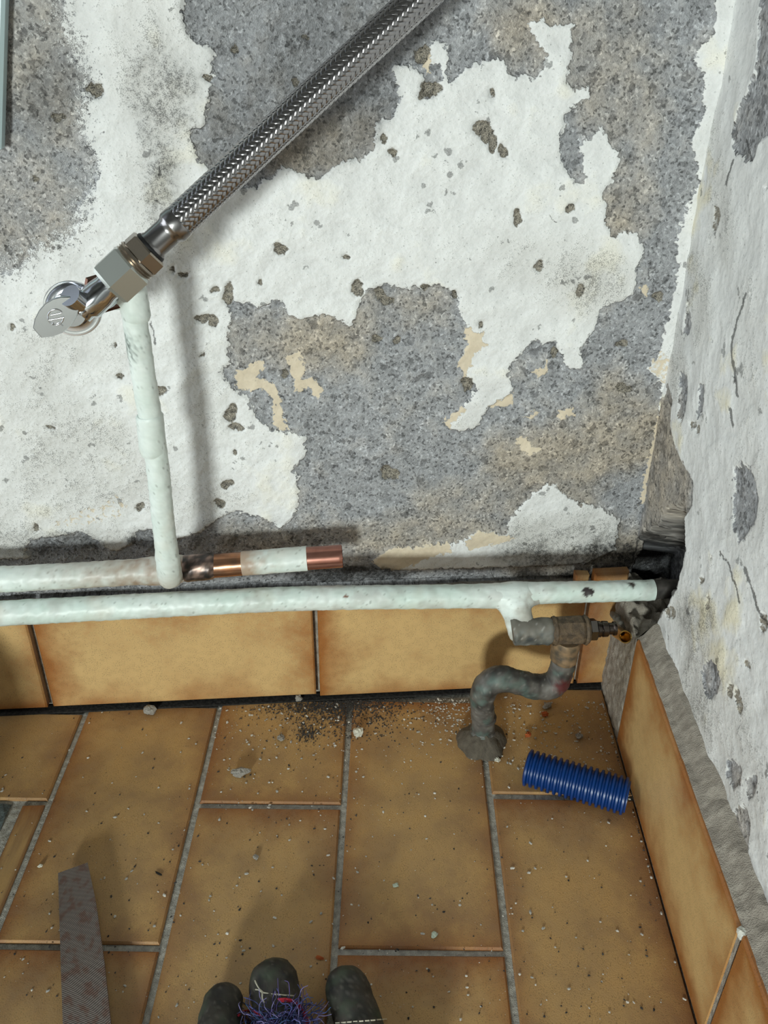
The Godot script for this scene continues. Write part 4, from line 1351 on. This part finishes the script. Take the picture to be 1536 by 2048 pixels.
func drain() -> void:
	var d := 0.086
	var c := on_wall(1100, 1263, d)
	var o := thing("drain_valve", "corroded old drain valve hanging under the tee of the pale green pipe", "valve", c)
	var old := func(p: Vector3, s: float, a: float) -> Color:
		var t := clampf(0.5 + 1.2 * spots_noise(p, 80.0), 0, 1)
		var c0 := Color(0.055, 0.062, 0.060).lerp(Color(0.19, 0.20, 0.185), t)
		var up := clampf((p.y - c.y) / 0.008 + spots_noise(p, 130.0), 0, 1)
		c0 = c0.lerp(Color(0.21, 0.19, 0.155), 0.75 * up)
		var sp := spots_noise(p, 480.0, 9.0)
		return c0.lerp(Color(0.5, 0.5, 0.47), clampf((sp - 0.42) * 5.0, 0, 0.5))
	var rusty := func(p: Vector3, s: float, a: float) -> Color:
		var t := clampf(0.5 + 1.2 * spots_noise(p, 90.0, 4.0), 0, 1)
		var c0 := Color(0.115, 0.082, 0.055).lerp(Color(0.27, 0.19, 0.10), t)
		var up := clampf((p.y - c.y) / 0.008 + spots_noise(p, 130.0), 0, 1)
		return c0.lerp(Color(0.17, 0.14, 0.105), 0.7 * up)
	var P := func(x: float, y: float) -> Vector3: return on_wall(x, y, d)
	var k := curve([P.call(1024, 1265), P.call(1028, 1264.5), P.call(1062, 1263), P.call(1098, 1262), P.call(1103, 1262)], [0.0098, 0.0108, 0.0108, 0.0110, 0.0098], 0.0014)
	put("inlet", tube(k[0], k[1], 40, old, 0.0010), M.old_metal, o)
	var ax: Vector3 = ((P.call(1180, 1259) as Vector3) - (P.call(1100, 1262) as Vector3)).normalized()
	var body := lathe(P.call(1106, 1262), ax, [[-0.002, 0.005], [-0.002, 0.0104], [0.0, 0.0118], [0.0225, 0.0122], [0.0245, 0.0112], [0.0245, 0.005]], 8, 8, 0.39)
	var rust := mottled(Color(0.20, 0.165, 0.125), Color(0.47, 0.39, 0.29), 0.035, 211, 0.7, 9.0, 0.08)
	put("body", body, rust, o)
	put("flange", (lathe(P.call(1104, 1262), ax, [[0.0005, 0.004], [0.0005, 0.0116], [0.0022, 0.0122], [0.0036, 0.0112], [0.0036, 0.004]], 40)), rust, o)
	put("flange", (lathe(P.call(1166, 1260), ax, [[0.0, 0.004], [0.0, 0.0116], [0.0020, 0.0124], [0.0040, 0.0108], [0.0042, 0.004]], 40)), rust, o)
	put("gland_nut", lathe(P.call(1176, 1259), ax, [[0.0, 0.0], [0.0, 0.0082], [0.0010, 0.0092], [0.0060, 0.0092], [0.0070, 0.0082], [0.0070, 0.0]], 6, 6, 0.6), surface(Color(0.42, 0.40, 0.38), 0.25, 1.0), o, "shiny gland nut")
	put("spindle", lathe(P.call(1190, 1258.5), ax, [[0.0, 0.0], [0.0, 0.0068], [0.004, 0.0066], [0.005, 0.0056], [0.006, 0.0066], [0.010, 0.0064], [0.011, 0.0050], [0.014, 0.0048], [0.015, 0.0058], [0.017, 0.0056], [0.0175, 0.0]], 32), surface(Color(0.34, 0.31, 0.29), 0.3, 1.0), o, "worn spindle")
	# bent waste pipe below it
	var o2 := thing("bent_pipe", "dark grey bent waste pipe under the drain valve going into the floor", "pipe", on_wall(1110, 1365, d))
	var lead := func(p: Vector3, s: float, a: float) -> Color:
		var t := clampf(0.5 + 1.1 * spots_noise(p, 60.0, 20.0), 0, 1)
		var c0 := Color(0.045, 0.042, 0.039).lerp(Color(0.16, 0.15, 0.135), t)
		var g := spots_noise(p, 50.0, 61.0)
		c0 = c0.lerp(Color(0.13, 0.22, 0.19), clampf((g - 0.10) * 1.4, 0, 0.4))
		var w := spots_noise(p, 320.0, 31.0)
		c0 = c0.lerp(Color(0.36, 0.35, 0.32), clampf((w - 0.40) * 4.0, 0, 0.4))
		var red := near(p, on_wall(1128, 1372, d + 0.008), 0.010)
		return c0.lerp(Color(0.11, 0.012, 0.014), clampf(red * 1.5 - 0.4, 0, 0.8))
	var foot := on_floor(963, 1484, 0.0)
	var z0 := on_wall(1122, 1345, d)
	var k2 := curve([on_wall(1131, 1280, d), on_wall(1129, 1305, d), on_wall(1123, 1340, d), on_wall(1108, 1368, d), on_wall(1076, 1374, d), on_wall(1036, 1364, d), on_wall(998, 1358, d), on_wall(973, 1372, d), on_wall(964, 1402, d), foot + Vector3(0, 0.025, 0), foot + Vector3(0, -0.004, 0)], [0.0100, 0.0102, 0.0102, 0.0110, 0.0108, 0.0102, 0.0112, 0.0112, 0.0100, 0.0100, 0.0102], 0.0014)
	put("bend", tube(k2[0], k2[1], 40, lead, 0.0009), M.old_metal, o2)
	var s := curve([on_wall(1133, 1278, d), on_wall(1132, 1282, d), on_wall(1127, 1316, d), on_wall(1126, 1320, d)], [0.0108, 0.0116, 0.0112, 0.0102], 0.0014)
	var joint := func(p: Vector3, t0: float, a: float) -> Color:
		var t := clampf(0.5 + 1.2 * spots_noise(p, 110.0, 4.0), 0, 1)
		return Color(0.09, 0.075, 0.055).lerp(Color(0.30, 0.20, 0.11), t)
	put("socket", tube(s[0], s[1], 40, joint, 0.0007), M.old_metal, o2, "brown corroded socket")
	for h in [0.014, 0.030]:
		var q := curve([foot + Vector3(0, h - 0.002, 0), foot + Vector3(0, h, 0), foot + Vector3(0, h + 0.002, 0)], [0.0098, 0.0112, 0.0098], 0.001)
		put("collar", tube(q[0], q[1], 40, lead, 0.0006), M.old_metal, o2)
	# rough cement round the foot
	var st := begin()
	var rings := 10
	var segs := 44
	var pts := []
	for i in rings + 1:
		for j in segs:
			var t := float(i) / rings
			var a := TAU * j / segs
			var rr := lerpf(0.0095, 0.0215, t) * (1.0 + 0.24 * bump_noise.get_noise_2d(cos(a) * 0.7, sin(a) * 0.7))
			var p := foot + Vector3(cos(a) * rr, 0, sin(a) * rr * 1.05)
			p.y = 0.0145 * pow(1.0 - t, 0.7) + 0.004 * spots_noise(p, 130.0) * (1.0 - t) - (0.001 if i == rings else 0.0)
			pts.append(p)
	st.set_smooth_group(0)
	for i in rings:
		for j in segs:
			var q := (j + 1) % segs
			quad(st, pts[i * segs + j], pts[i * segs + q], pts[(i + 1) * segs + q], pts[(i + 1) * segs + j])
	var cm := put("cement_collar", done(st, true), mottled(Color(0.26, 0.235, 0.20), Color(0.42, 0.39, 0.34), 0.03, 91, 0.95, 10.0, 0.1), self)
	tag(cm, "rough grey cement lump on the floor around the foot of the bent pipe", "cement")
	# cut brass tube in the corner
	var e := on_right(1251, 1274, 0.1955)
	var f := (Vector3(0, EYE, 0) - e).normalized()
	var dirn := (f + Vector3(0.15, -0.1, 0)).normalized()
	var bt := put("tube_end", lathe(e - dirn * 0.05, dirn, [[0.0, 0.0], [0.0, 0.0052], [0.05, 0.0052], [0.0503, 0.0048], [0.05, 0.0044], [0.002, 0.0044], [0.002, 0.0]], 36), M.brass, self)
	tag(bt, "small cut brass tube end pointing out of the corner beside the drain valve", "pipe")
	var wire := thing("bent_wire", "thin bent scrap of metal above the brass tube in the corner", "scrap", on_right(1238, 1240, 0.199))
	var kw := curve([on_right(1224, 1228, 0.2005), on_right(1234, 1236, 0.197), on_right(1242, 1247, 0.197), on_right(1249, 1257, 0.200)], [0.0024, 0.0032, 0.0022, 0.0012], 0.001)
	put("strip", tube(kw[0], kw[1], 12, null, 0.0012), surface(Color(0.42, 0.41, 0.38), 0.6, 0.3), wire)

func recolor(m: ArrayMesh, paint: Callable) -> ArrayMesh:
	var a := m.surface_get_arrays(0)
	var c := PackedColorArray()
	for p in a[Mesh.ARRAY_VERTEX]:
		c.append(paint.call(p, 0.0, 0.0))
	a[Mesh.ARRAY_COLOR] = c
	var out := ArrayMesh.new()
	out.add_surface_from_arrays(Mesh.PRIMITIVE_TRIANGLES, a)
	return out

# ---------------------------------------------------------------- loose things
func panel() -> void:
	var a := on_wall(9, 0, 0.012)
	var b := on_wall(1, 300, 0.012)
	var y := (a - b).normalized()
	var n := (wall_n - y * wall_n.dot(y)).normalized()
	var x := y.cross(n).normalized()
	var o := thing("white_board", "pale blue-white board whose edge shows at the upper left over bare plaster", "board", b)
	put("face", slab((a + b) / 2 - x * 0.05 + y * 0.08, x, y, n, 0.10, a.distance_to(b) + 0.16, 0.010, 0.002), surface(Color(0.72, 0.80, 0.81), 0.35), o)

func conduit() -> void:
	var r := 0.0152
	var a := on_floor(1052, 1534, r)
	var b := on_floor(1256, 1594, r)
	var d := (b - a).normalized()
	var l := a.distance_to(b)
	var prof := []
	var rings := 17
	var p := l / rings
	prof.append([0.003, r - 0.0048])
	prof.append([0.0, r - 0.0045])
	for k in rings:
		var z := k * p
		for q in [[0.0, -0.0026], [0.10, -0.0022], [0.17, -0.0005], [0.25, 0.0], [0.55, 0.0], [0.63, -0.0005], [0.70, -0.0022], [0.80, -0.0026]]:
			prof.append([z + q[0] * p, r + q[1]])
	prof.append([l, r - 0.0026])
	prof.append([l, r - 0.0045])
	prof.append([0.003, r - 0.0048])
	var o := put("corrugated_conduit", lathe(a, d, prof, 64), surface(Color(0.006, 0.20, 0.44), 0.36), self)
	tag(o, "short cut length of blue corrugated plastic conduit lying on the floor tiles", "conduit")

func file_tool() -> void:
	var L := [[116, 1746, 0.0105], [119, 1850, 0.0105], [122, 1950, 0.0105], [126, 2060, 0.0105], [130, 2200, 0.0105]]
	var R := [[175, 1725, 0.0105], [191, 1800, 0.0105], [208, 1920, 0.0105], [223, 2060, 0.0105], [238, 2200, 0.0105]]
	var o := thing("hand_file", "flat steel hand file with rust-stained diagonal teeth lying over the floor tiles", "file", on_floor(170, 1950, 0.0))
	var n := 384
	var c := PackedByteArray()
	var h := PackedByteArray()
	c.resize(n * n * 3)
	h.resize(n * n)
	var e := noise_bytes(n, n, 0.012, FastNoiseLite.TYPE_SIMPLEX_SMOOTH, 4, 55)
	var g := noise_bytes(n, n, 0.3, FastNoiseLite.TYPE_SIMPLEX, 2, 56)
	for y in n:
		for x in n:
			var i := y * n + x
			var tooth := 0.5 + 0.5 * sin(TAU * (x * 14.0 + y * 34.0) / n)
			var cut := 0.5 + 0.5 * sin(TAU * (x * 10.0 - y * 12.0) / n)
			var t := clampf((e[i] - 132) / 70.0 + (g[i] - 128) / 300.0, 0, 1)
			var v := 0.10 + 0.22 * tooth - 0.03 * cut + (g[i] - 128) / 1500.0
			c[i * 3] = int(255 * pow(lerpf(v, v * 0.85, t), 0.4545))
			c[i * 3 + 1] = int(255 * pow(lerpf(v, v * 0.62, t), 0.4545))
			c[i * 3 + 2] = int(255 * pow(lerpf(v * 1.02, v * 0.56, t), 0.4545))
			h[i] = int(200 * tooth + 40 * cut)
	var mat := surface(Color(1.0, 0.93, 0.88), 0.55, 0.2)
	mat.albedo_texture = ImageTexture.create_from_image(Image.create_from_data(n, n, false, Image.FORMAT_RGB8, c))
	mat.heightmap_enabled = true
	mat.heightmap_texture = ImageTexture.create_from_image(Image.create_from_data(n, n, false, Image.FORMAT_L8, h))
	mat.heightmap_scale = 0.03
	var st := begin()
	st.set_smooth_group(-1)
	var th := 0.0050
	var top := []
	var along := 0.0
	for k in L.size():
		var a := on_floor(L[k][0], L[k][1], L[k][2])
		var b := on_floor(R[k][0], R[k][1], R[k][2])
		if k > 0:
			along += a.distance_to(top[k - 1][0])
		top.append([a, b, along])
	for k in L.size() - 1:
		var a: Vector3 = top[k][0]
		var b: Vector3 = top[k][1]
		var c1: Vector3 = top[k + 1][1]
		var d1: Vector3 = top[k + 1][0]
		var dn := Vector3.DOWN * th
		var s := 22.0
		var wa := a.distance_to(b)
		var wb := c1.distance_to(d1)
		quad_uv(st, [a, b, c1, d1], [Vector2(0, top[k][2]) * s, Vector2(wa, top[k][2]) * s, Vector2(wb, top[k + 1][2]) * s, Vector2(0, top[k + 1][2]) * s])
		quad_uv(st, [b, b + dn, c1 + dn, c1], [Vector2(0, 0), Vector2(0, 0.1), Vector2(1, 0.1), Vector2(1, 0)])
		quad_uv(st, [d1, d1 + dn, a + dn, a], [Vector2(0, 0), Vector2(0, 0.1), Vector2(1, 0.1), Vector2(1, 0)])
		quad_uv(st, [d1 + dn, c1 + dn, b + dn, a + dn], [Vector2(0, 0), Vector2(0, 1), Vector2(1, 1), Vector2(1, 0)])
		if k == 0:
			quad_uv(st, [a, a + dn, b + dn, b], [Vector2(0, 0), Vector2(0, 0.1), Vector2(1, 0.1), Vector2(1, 0)])
	st.generate_normals()
	put("blade", st.commit(), mat, o)
	var e0: Vector3 = (top[4][0] + top[4][1]) / 2 + Vector3.DOWN * 0.002
	var e1: Vector3 = (top[3][0] + top[3][1]) / 2 + Vector3.DOWN * 0.002
	var hd := (e0 - e1).normalized()
	put("handle", lathe(e0, Vector3(hd.x, 0, hd.z), [[-0.006, 0.0], [-0.006, 0.009], [0.0, 0.0105], [0.02, 0.0125], [0.06, 0.0145], [0.095, 0.0125], [0.105, 0.008], [0.107, 0.0]], 32), surface(Color(0.45, 0.30, 0.16), 0.5), o)

# a surface round a field: one vertex in each cell that it crosses
func nets(field: Callable, lo: Vector3, hi: Vector3, cell: float) -> ArrayMesh:
	var nx := ceili((hi.x - lo.x) / cell) + 1
	var ny := ceili((hi.y - lo.y) / cell) + 1
	var nz := ceili((hi.z - lo.z) / cell) + 1
	var f := PackedFloat32Array()
	f.resize(nx * ny * nz)
	for k in nz:
		for j in ny:
			for i in nx:
				f[(k * ny + j) * nx + i] = field.call(lo + Vector3(i, j, k) * cell)
	var at := {}
	var v := PackedVector3Array()
	var corner := [Vector3i(0, 0, 0), Vector3i(1, 0, 0), Vector3i(0, 1, 0), Vector3i(1, 1, 0), Vector3i(0, 0, 1), Vector3i(1, 0, 1), Vector3i(0, 1, 1), Vector3i(1, 1, 1)]
	var edges := [[0, 1], [2, 3], [4, 5], [6, 7], [0, 2], [1, 3], [4, 6], [5, 7], [0, 4], [1, 5], [2, 6], [3, 7]]
	for k in nz - 1:
		for j in ny - 1:
			for i in nx - 1:
				var s := Vector3.ZERO
				var n := 0
				var q := (k * ny + j) * nx + i
				var first := f[q] < 0
				var same := true
				for c in corner:
					if (f[q + (c.z * ny + c.y) * nx + c.x] < 0) != first:
						same = false
						break
				if same:
					continue
				for e in edges:
					var c0: Vector3i = corner[e[0]]
					var c1: Vector3i = corner[e[1]]
					var a := f[q + (c0.z * ny + c0.y) * nx + c0.x]
					var b := f[q + (c1.z * ny + c1.y) * nx + c1.x]
					if (a < 0) != (b < 0):
						s += Vector3(c0).lerp(Vector3(c1), a / (a - b))
						n += 1
				at[q] = v.size()
				v.append(lo + (Vector3(i, j, k) + s / n) * cell)
	var idx := PackedInt32Array()
	var sx := 1
	var sy := nx
	var sz := nx * ny
	for k in range(1, nz - 1):
		for j in range(1, ny - 1):
			for i in range(1, nx - 1):
				var q := (k * ny + j) * nx + i
				for ax in [[sx, sy, sz], [sy, sz, sx], [sz, sx, sy]]:
					var a := f[q] < 0
					var b := f[q + ax[0]] < 0
					if a != b:
						var p0: int = at[q]
						var p1: int = at[q - ax[1]]
						var p2: int = at[q - ax[1] - ax[2]]
						var p3: int = at[q - ax[2]]
						if a:
							idx.append_array([p0, p3, p2, p0, p2, p1])
						else:
							idx.append_array([p0, p1, p2, p0, p2, p3])
	var nrm := PackedVector3Array()
	nrm.resize(v.size())
	for t in range(0, idx.size(), 3):
		var fn := (v[idx[t + 2]] - v[idx[t]]).cross(v[idx[t + 1]] - v[idx[t]])
		for m in 3:
			nrm[idx[t + m]] += fn
	var uv := PackedVector2Array()
	for i in v.size():
		nrm[i] = nrm[i].normalized()
		uv.append(Vector2(v[i].x, v[i].z) * 10.0)
	return arrays(v, nrm, uv, idx)

func capsule(p: Vector3, a: Vector3, b: Vector3, r0: float, r1: float, flat: float) -> float:
	var s := Vector3(1, 1.0 / flat, 1)
	var pa := (p - a) * s
	var ba := (b - a) * s
	var t := clampf(pa.dot(ba) / ba.length_squared(), 0, 1)
	return pa.distance_to(ba * t) - lerpf(r0, r1, t)

func glove() -> void:
	var o := thing("work_glove", "worn black work glove on the floor with frayed blue and red threads between its fingers", "glove", on_floor(590, 2040, 0.0))
	var fingers := [[on_floor(446, 2006, 0.014), on_floor(436, 2070, 0.016), on_floor(470, 2190, 0.018), 0.0125, 0.0150, 0.0165], [on_floor(547, 1966, 0.015), on_floor(558, 2020, 0.014), on_floor(590, 2190, 0.018), 0.0160, 0.0158, 0.0165], [on_floor(694, 1975, 0.015), on_floor(718, 2050, 0.015), on_floor(760, 2190, 0.018), 0.0140, 0.0150, 0.0165]]
	var palm0 := on_floor(480, 2260, 0.018)
	var palm1 := on_floor(760, 2260, 0.018)
	var field := func(p: Vector3) -> float:
		var d := capsule(p, palm0, palm1, 0.026, 0.026, 0.7)
		for f in fingers:
			var q := minf(capsule(p, f[0], f[1], f[3], f[4], 0.84), capsule(p, f[1], f[2], f[4], f[5], 0.84))
			var h := clampf(0.5 + 0.5 * (d - q) / 0.006, 0, 1)
			d = lerpf(d, q, h) - 0.006 * h * (1.0 - h)
		# wrinkles and a fold in the thumb
		d += 0.0011 * bump_noise.get_noise_3d(p.x * 55.0, p.y * 55.0, p.z * 90.0) + 0.0005 * bump_noise.get_noise_3d(p.x * 220.0, p.y * 220.0, p.z * 220.0)
		return maxf(d, 0.0006 - p.y)
	var lo := Vector3(1e9, -0.002, 1e9)
	var hi := Vector3(-1e9, 0.042, -1e9)
	for f in fingers:
		for k in 3:
			lo.x = minf(lo.x, f[k].x - 0.024)
			lo.z = minf(lo.z, f[k].z - 0.024)
			hi.x = maxf(hi.x, f[k].x + 0.024)
			hi.z = maxf(hi.z, f[k].z + 0.03)
	var body := nets(field, lo, hi, 0.0021)
	var hide := func(p: Vector3, s: float, a: float) -> Color:
		var t := clampf(0.45 + 1.1 * spots_noise(p, 70.0, 12.0), 0, 1)
		var c := Color(0.017, 0.017, 0.015).lerp(Color(0.055, 0.050, 0.040), t)
		var w := spots_noise(p, 420.0, 3.0)
		c = c.lerp(Color(0.26, 0.24, 0.20), clampf((w - 0.25) * 1.5, 0, 0.22))
		var g := spots_noise(p, 45.0, 90.0)
		return c.lerp(Color(0.05, 0.075, 0.045), clampf(g * 1.5, 0, 0.6))
	put("leather", recolor(body, hide), tinted(0.72), o)
	# stitching
	var white := surface(Color(0.80, 0.78, 0.70), 0.8)
	var over := func(x: float, y: float) -> Vector3:
		var p := on_floor(x, y, 0.040)
		var r := ray(x, y).normalized()
		for k in 70:
			if field.call(p) < 0.0003:
				break
			p += r * 0.0007
		return p
	for s in [[510, 1961, 514, 1970, 519, 1978, 526, 1985], [511, 1979, 518, 1980, 526, 1985, 545, 1988, 566, 1990, 585, 1992, 602, 1993], [525, 1985, 525, 1997, 529, 2006]]:
		var keys := []
		var rad := []
		for i in range(0, s.size(), 2):
			keys.append(over.call(s[i], s[i + 1]))
			rad.append(0.0005)
		var k := curve(keys, rad, 0.001)
		put("loose_stitch", tube(k[0], k[1], 8, null, 0.0002), white, o, "loose white thread")
	for i in 9:
		var x0 := 671.0 + i * 11.8
		var k := curve([over.call(x0, 2046 - i * 0.9), over.call(x0 + 8.5, 2045.4 - i * 0.9)], [0.00042, 0.00042], 0.001)
		put("stitch", tube(k[0], k[1], 8), white, o)
	# frayed lining
	var r := RandomNumberGenerator.new()
	r.seed = 77
	var shades := [Color(0.06, 0.07, 0.22), Color(0.12, 0.09, 0.27), Color(0.02, 0.025, 0.08), Color(0.20, 0.18, 0.38), Color(0.04, 0.09, 0.22)]
	for sh in 5:
		var st := begin()
		for i in 48:
			var x := 490.0 + r.randf() * 126.0
			var y := 2022.0 + r.randf() * 62.0 + absf(x - 570.0) * 0.10
			if x < 505:
				y += 18
			var keys := []
			var p: Vector3 = over.call(x, y)
			var dirn := r.randf() * TAU
			for q in 6:
				keys.append(p + Vector3(0, 0.0005 + r.randf() * 0.004, 0))
				dirn += r.randf_range(-0.9, 0.9)
				p += Vector3(cos(dirn), 0, sin(dirn)) * 0.0042
			var k := curve(keys, [0.00026, 0.00026, 0.00026, 0.00026, 0.00026, 0.0002], 0.0014)
			st.append_from(tube(k[0], k[1], 5, null, 0.0, false), 0, Transform3D())
		var fr := put("frayed_lining", st.commit(), surface(shades[sh].linear_to_srgb(), 0.9), o)
		fr.set_meta("kind", "stuff")
	var red := surface(Color(0.62, 0.10, 0.18), 0.85)
	for w in 3:
		var kk := []
		for p in [[556, 2004], [574, 2004], [590, 2010], [601, 2022], [608, 2036], [612, 2052], [613, 2070]]:
			kk.append((over.call(p[0] + w * 2.4, p[1] + w * 1.5) as Vector3) + Vector3(0, 0.0035 - w * 0.0006, 0))
		var k := curve(kk, [0.0006, 0.0007, 0.0008, 0.0008, 0.0008, 0.0008, 0.0007], 0.001)
		put("red_thread", tube(k[0], k[1], 8, null, 0.0004), red, o, "red thread")
	var k3 := curve([(over.call(478, 2036) as Vector3) + Vector3(0, 0.003, 0), (over.call(490, 2030) as Vector3) + Vector3(0, 0.004, 0), (over.call(512, 2030) as Vector3) + Vector3(0, 0.004, 0), (over.call(528, 2042) as Vector3) + Vector3(0, 0.003, 0)], [0.0007, 0.0008, 0.0008, 0.0006], 0.001)
	put("red_thread", tube(k3[0], k3[1], 8, null, 0.0004), red, o, "red thread")

func flake(called: String, label: String, category: String, px: float, py: float, size: Vector3, mat: Material, turn: float, sd: int) -> void:
	var o := MeshInstance3D.new()
	o.name = numbered(called)
	o.mesh = lump(sd, size)
	o.material_override = mat
	add_child(o, true)
	o.position = on_floor(px, py, 0.0) + Vector3(0, 0.0004, 0)
	o.rotation.y = turn
	tag(o, label, category)

func rubble() -> void:
	var grey := mottled(Color(0.50, 0.48, 0.45), Color(0.72, 0.70, 0.66), 0.05, 131, 0.95, 20.0, 0.1)
	var pale := surface(Color(0.80, 0.79, 0.73), 0.85)
	var mint := surface(Color(0.74, 0.79, 0.72), 0.7)
	var orange := surface(Color(0.66, 0.33, 0.14), 0.85)
	flake("plaster_lump", "grey plaster lump on the floor against the left skirting tile", "rubble", 300, 1427, Vector3(0.0055, 0.008, 0.0045), grey, 0.3, 3)
	flake("plaster_lump", "largest pale plaster crumb, on the small floor tile left of the middle joint", "rubble", 482, 1549, Vector3(0.0075, 0.006, 0.0042), grey, 0.1, 4)
	flake("plaster_lump", "white plaster crumb beside the sooty floor joint", "rubble", 716, 1470, Vector3(0.0050, 0.007, 0.0045), pale, 0.8, 5)
	flake("paint_flake", "upper of two pale green paint flakes on the long middle floor tile", "flake", 791, 1772, Vector3(0.0022, 0.0012, 0.0018), mint, 0.5, 6)
	flake("paint_flake", "lower of two pale green paint flakes, near the bottom joint of the long middle tile", "flake", 868, 1871, Vector3(0.0019, 0.0012, 0.0027), mint, -0.3, 7)
	flake("brick_chip", "larger orange brick chip on the floor below the bent pipe's elbow", "rubble", 1090, 1431, Vector3(0.0032, 0.0035, 0.0026), orange, 0.2, 8)
	flake("brick_chip", "smaller orange brick chip on the floor right of the cement lump", "rubble", 1056, 1472, Vector3(0.0030, 0.0032, 0.0024), orange, 1.0, 9)
	flake("plaster_lump", "pale grey crumb just behind the larger orange brick chip", "rubble", 1094, 1414, Vector3(0.0045, 0.004, 0.0035), grey, 0.6, 10)
	flake("plaster_lump", "grey crumb on the floor between the cement lump and the right skirting tiles", "rubble", 1158, 1476, Vector3(0.0032, 0.004, 0.0030), grey, 0.4, 12)
	flake("plaster_lump", "white crumb between the cement lump and the blue conduit", "rubble", 994, 1522, Vector3(0.0028, 0.0028, 0.0024), pale, 0.9, 13)
	flake("plaster_lump", "small pale crumb on the big floor tile left of the middle joint", "rubble", 512, 1717, Vector3(0.0022, 0.0028, 0.0022), grey, 0.2, 14)
	flake("plaster_lump", "pale crumb on the floor tile beside the tip of the file, left edge", "rubble", 81, 1734, Vector3(0.0020, 0.0022, 0.0016), pale, 0.5, 16)
	flake("plaster_lump", "grey crumb left of the white crumb at the sooty joint", "rubble", 562, 1478, Vector3(0.0030, 0.003, 0.0036), grey, 0.1, 17)
	var leaf := surface(Color(0.07, 0.05, 0.03), 0.8)
	flake("dark_sliver", "thin dark sliver on the tile between file and middle joint", "scrap", 317, 1748, Vector3(0.0032, 0.0008, 0.0008), leaf, -0.5, 18)
	flake("brick_chip", "tiny brown sliver beside the glove's middle fingertip", "scrap", 639, 1917, Vector3(0.0026, 0.0012, 0.0012), orange, -0.2, 19)
	flake("mortar_crumb", "square grey mortar crumb wedged under the joint of the back skirting tiles", "rubble", 598, 1401, Vector3(0.0034, 0.006, 0.0030), grey, 0.0, 20)
	# crumbs and grit nobody could count
	grains("plaster_crumbs", "pale plaster crumbs scattered over the floor tiles", 2200, 91, 0.00033, false)
	grains("dark_grit", "black grit and soot strewn along the foot of the back wall", 7500, 92, 0.00023, true)

func grains(called: String, label: String, count: int, sd: int, size: float, black: bool) -> void:
	var r := RandomNumberGenerator.new()
	r.seed = sd
	var mm := MultiMesh.new()
	mm.transform_format = MultiMesh.TRANSFORM_3D
	mm.use_colors = true
	mm.mesh = lump(sd, Vector3.ONE)
	mm.instance_count = count
	for i in count:
		var x := 0.0
		var y := 0.0
		if black:
			if r.randf() < 0.80:
				x = r.randfn(690, 70)
				y = 1388 + absf(r.randfn(0, 38))
			elif r.randf() < 0.3:
				x = r.randfn(612, 12)
				y = r.randfn(1466, 10)
			else:
				x = r.randf_range(0, 1320)
				y = r.randf_range(1420, 2040)
		else:
			var pick := r.randf()
			if pick < 0.16:
				x = r.randfn(900, 30)
				y = 1398 + absf(r.randfn(0, 32))
			elif pick < 0.55:
				x = r.randf_range(420, 1230)
				y = 1405 + absf(r.randfn(0, 90))
			elif pick < 0.68:
				x = r.randf_range(970, 1240)
				y = r.randf_range(1390, 1540)
			else:
				x = r.randf_range(0, 1380)
				y = r.randf_range(1420, 2040)
		var p := on_floor(x, y, 0.0)
		p.x = minf(p.x, TILE_FACE - 0.002)
		var foot := -0.594 - (p.x + 0.3) * 0.0866
		if p.z < foot:
			p.z = foot + r.randf() * 0.012
		var s := size * (0.45 + pow(r.randf(), 3.0) * 2.6)
		var b := Basis(Vector3.UP, r.randf() * TAU).scaled(Vector3(s * r.randf_range(0.8, 1.9), s * 0.8, s))
		var q := Basis(Vector3.UP, r.randf() * TAU) * b
		mm.set_instance_transform(i, Transform3D(q, p + Vector3(0, 0.0002, 0)))
		var v := r.randf_range(0.02, 0.07) if black else r.randf_range(0.38, 0.72)
		mm.set_instance_color(i, Color(v, v * (0.95 if black else 0.97), v * (0.92 if black else 0.88)))
	var o := MultiMeshInstance3D.new()
	o.multimesh = mm
	o.name = called
	o.material_override = tinted(0.85)
	add_child(o)
	tag(o, label, "rubble")
	o.set_meta("kind", "stuff")
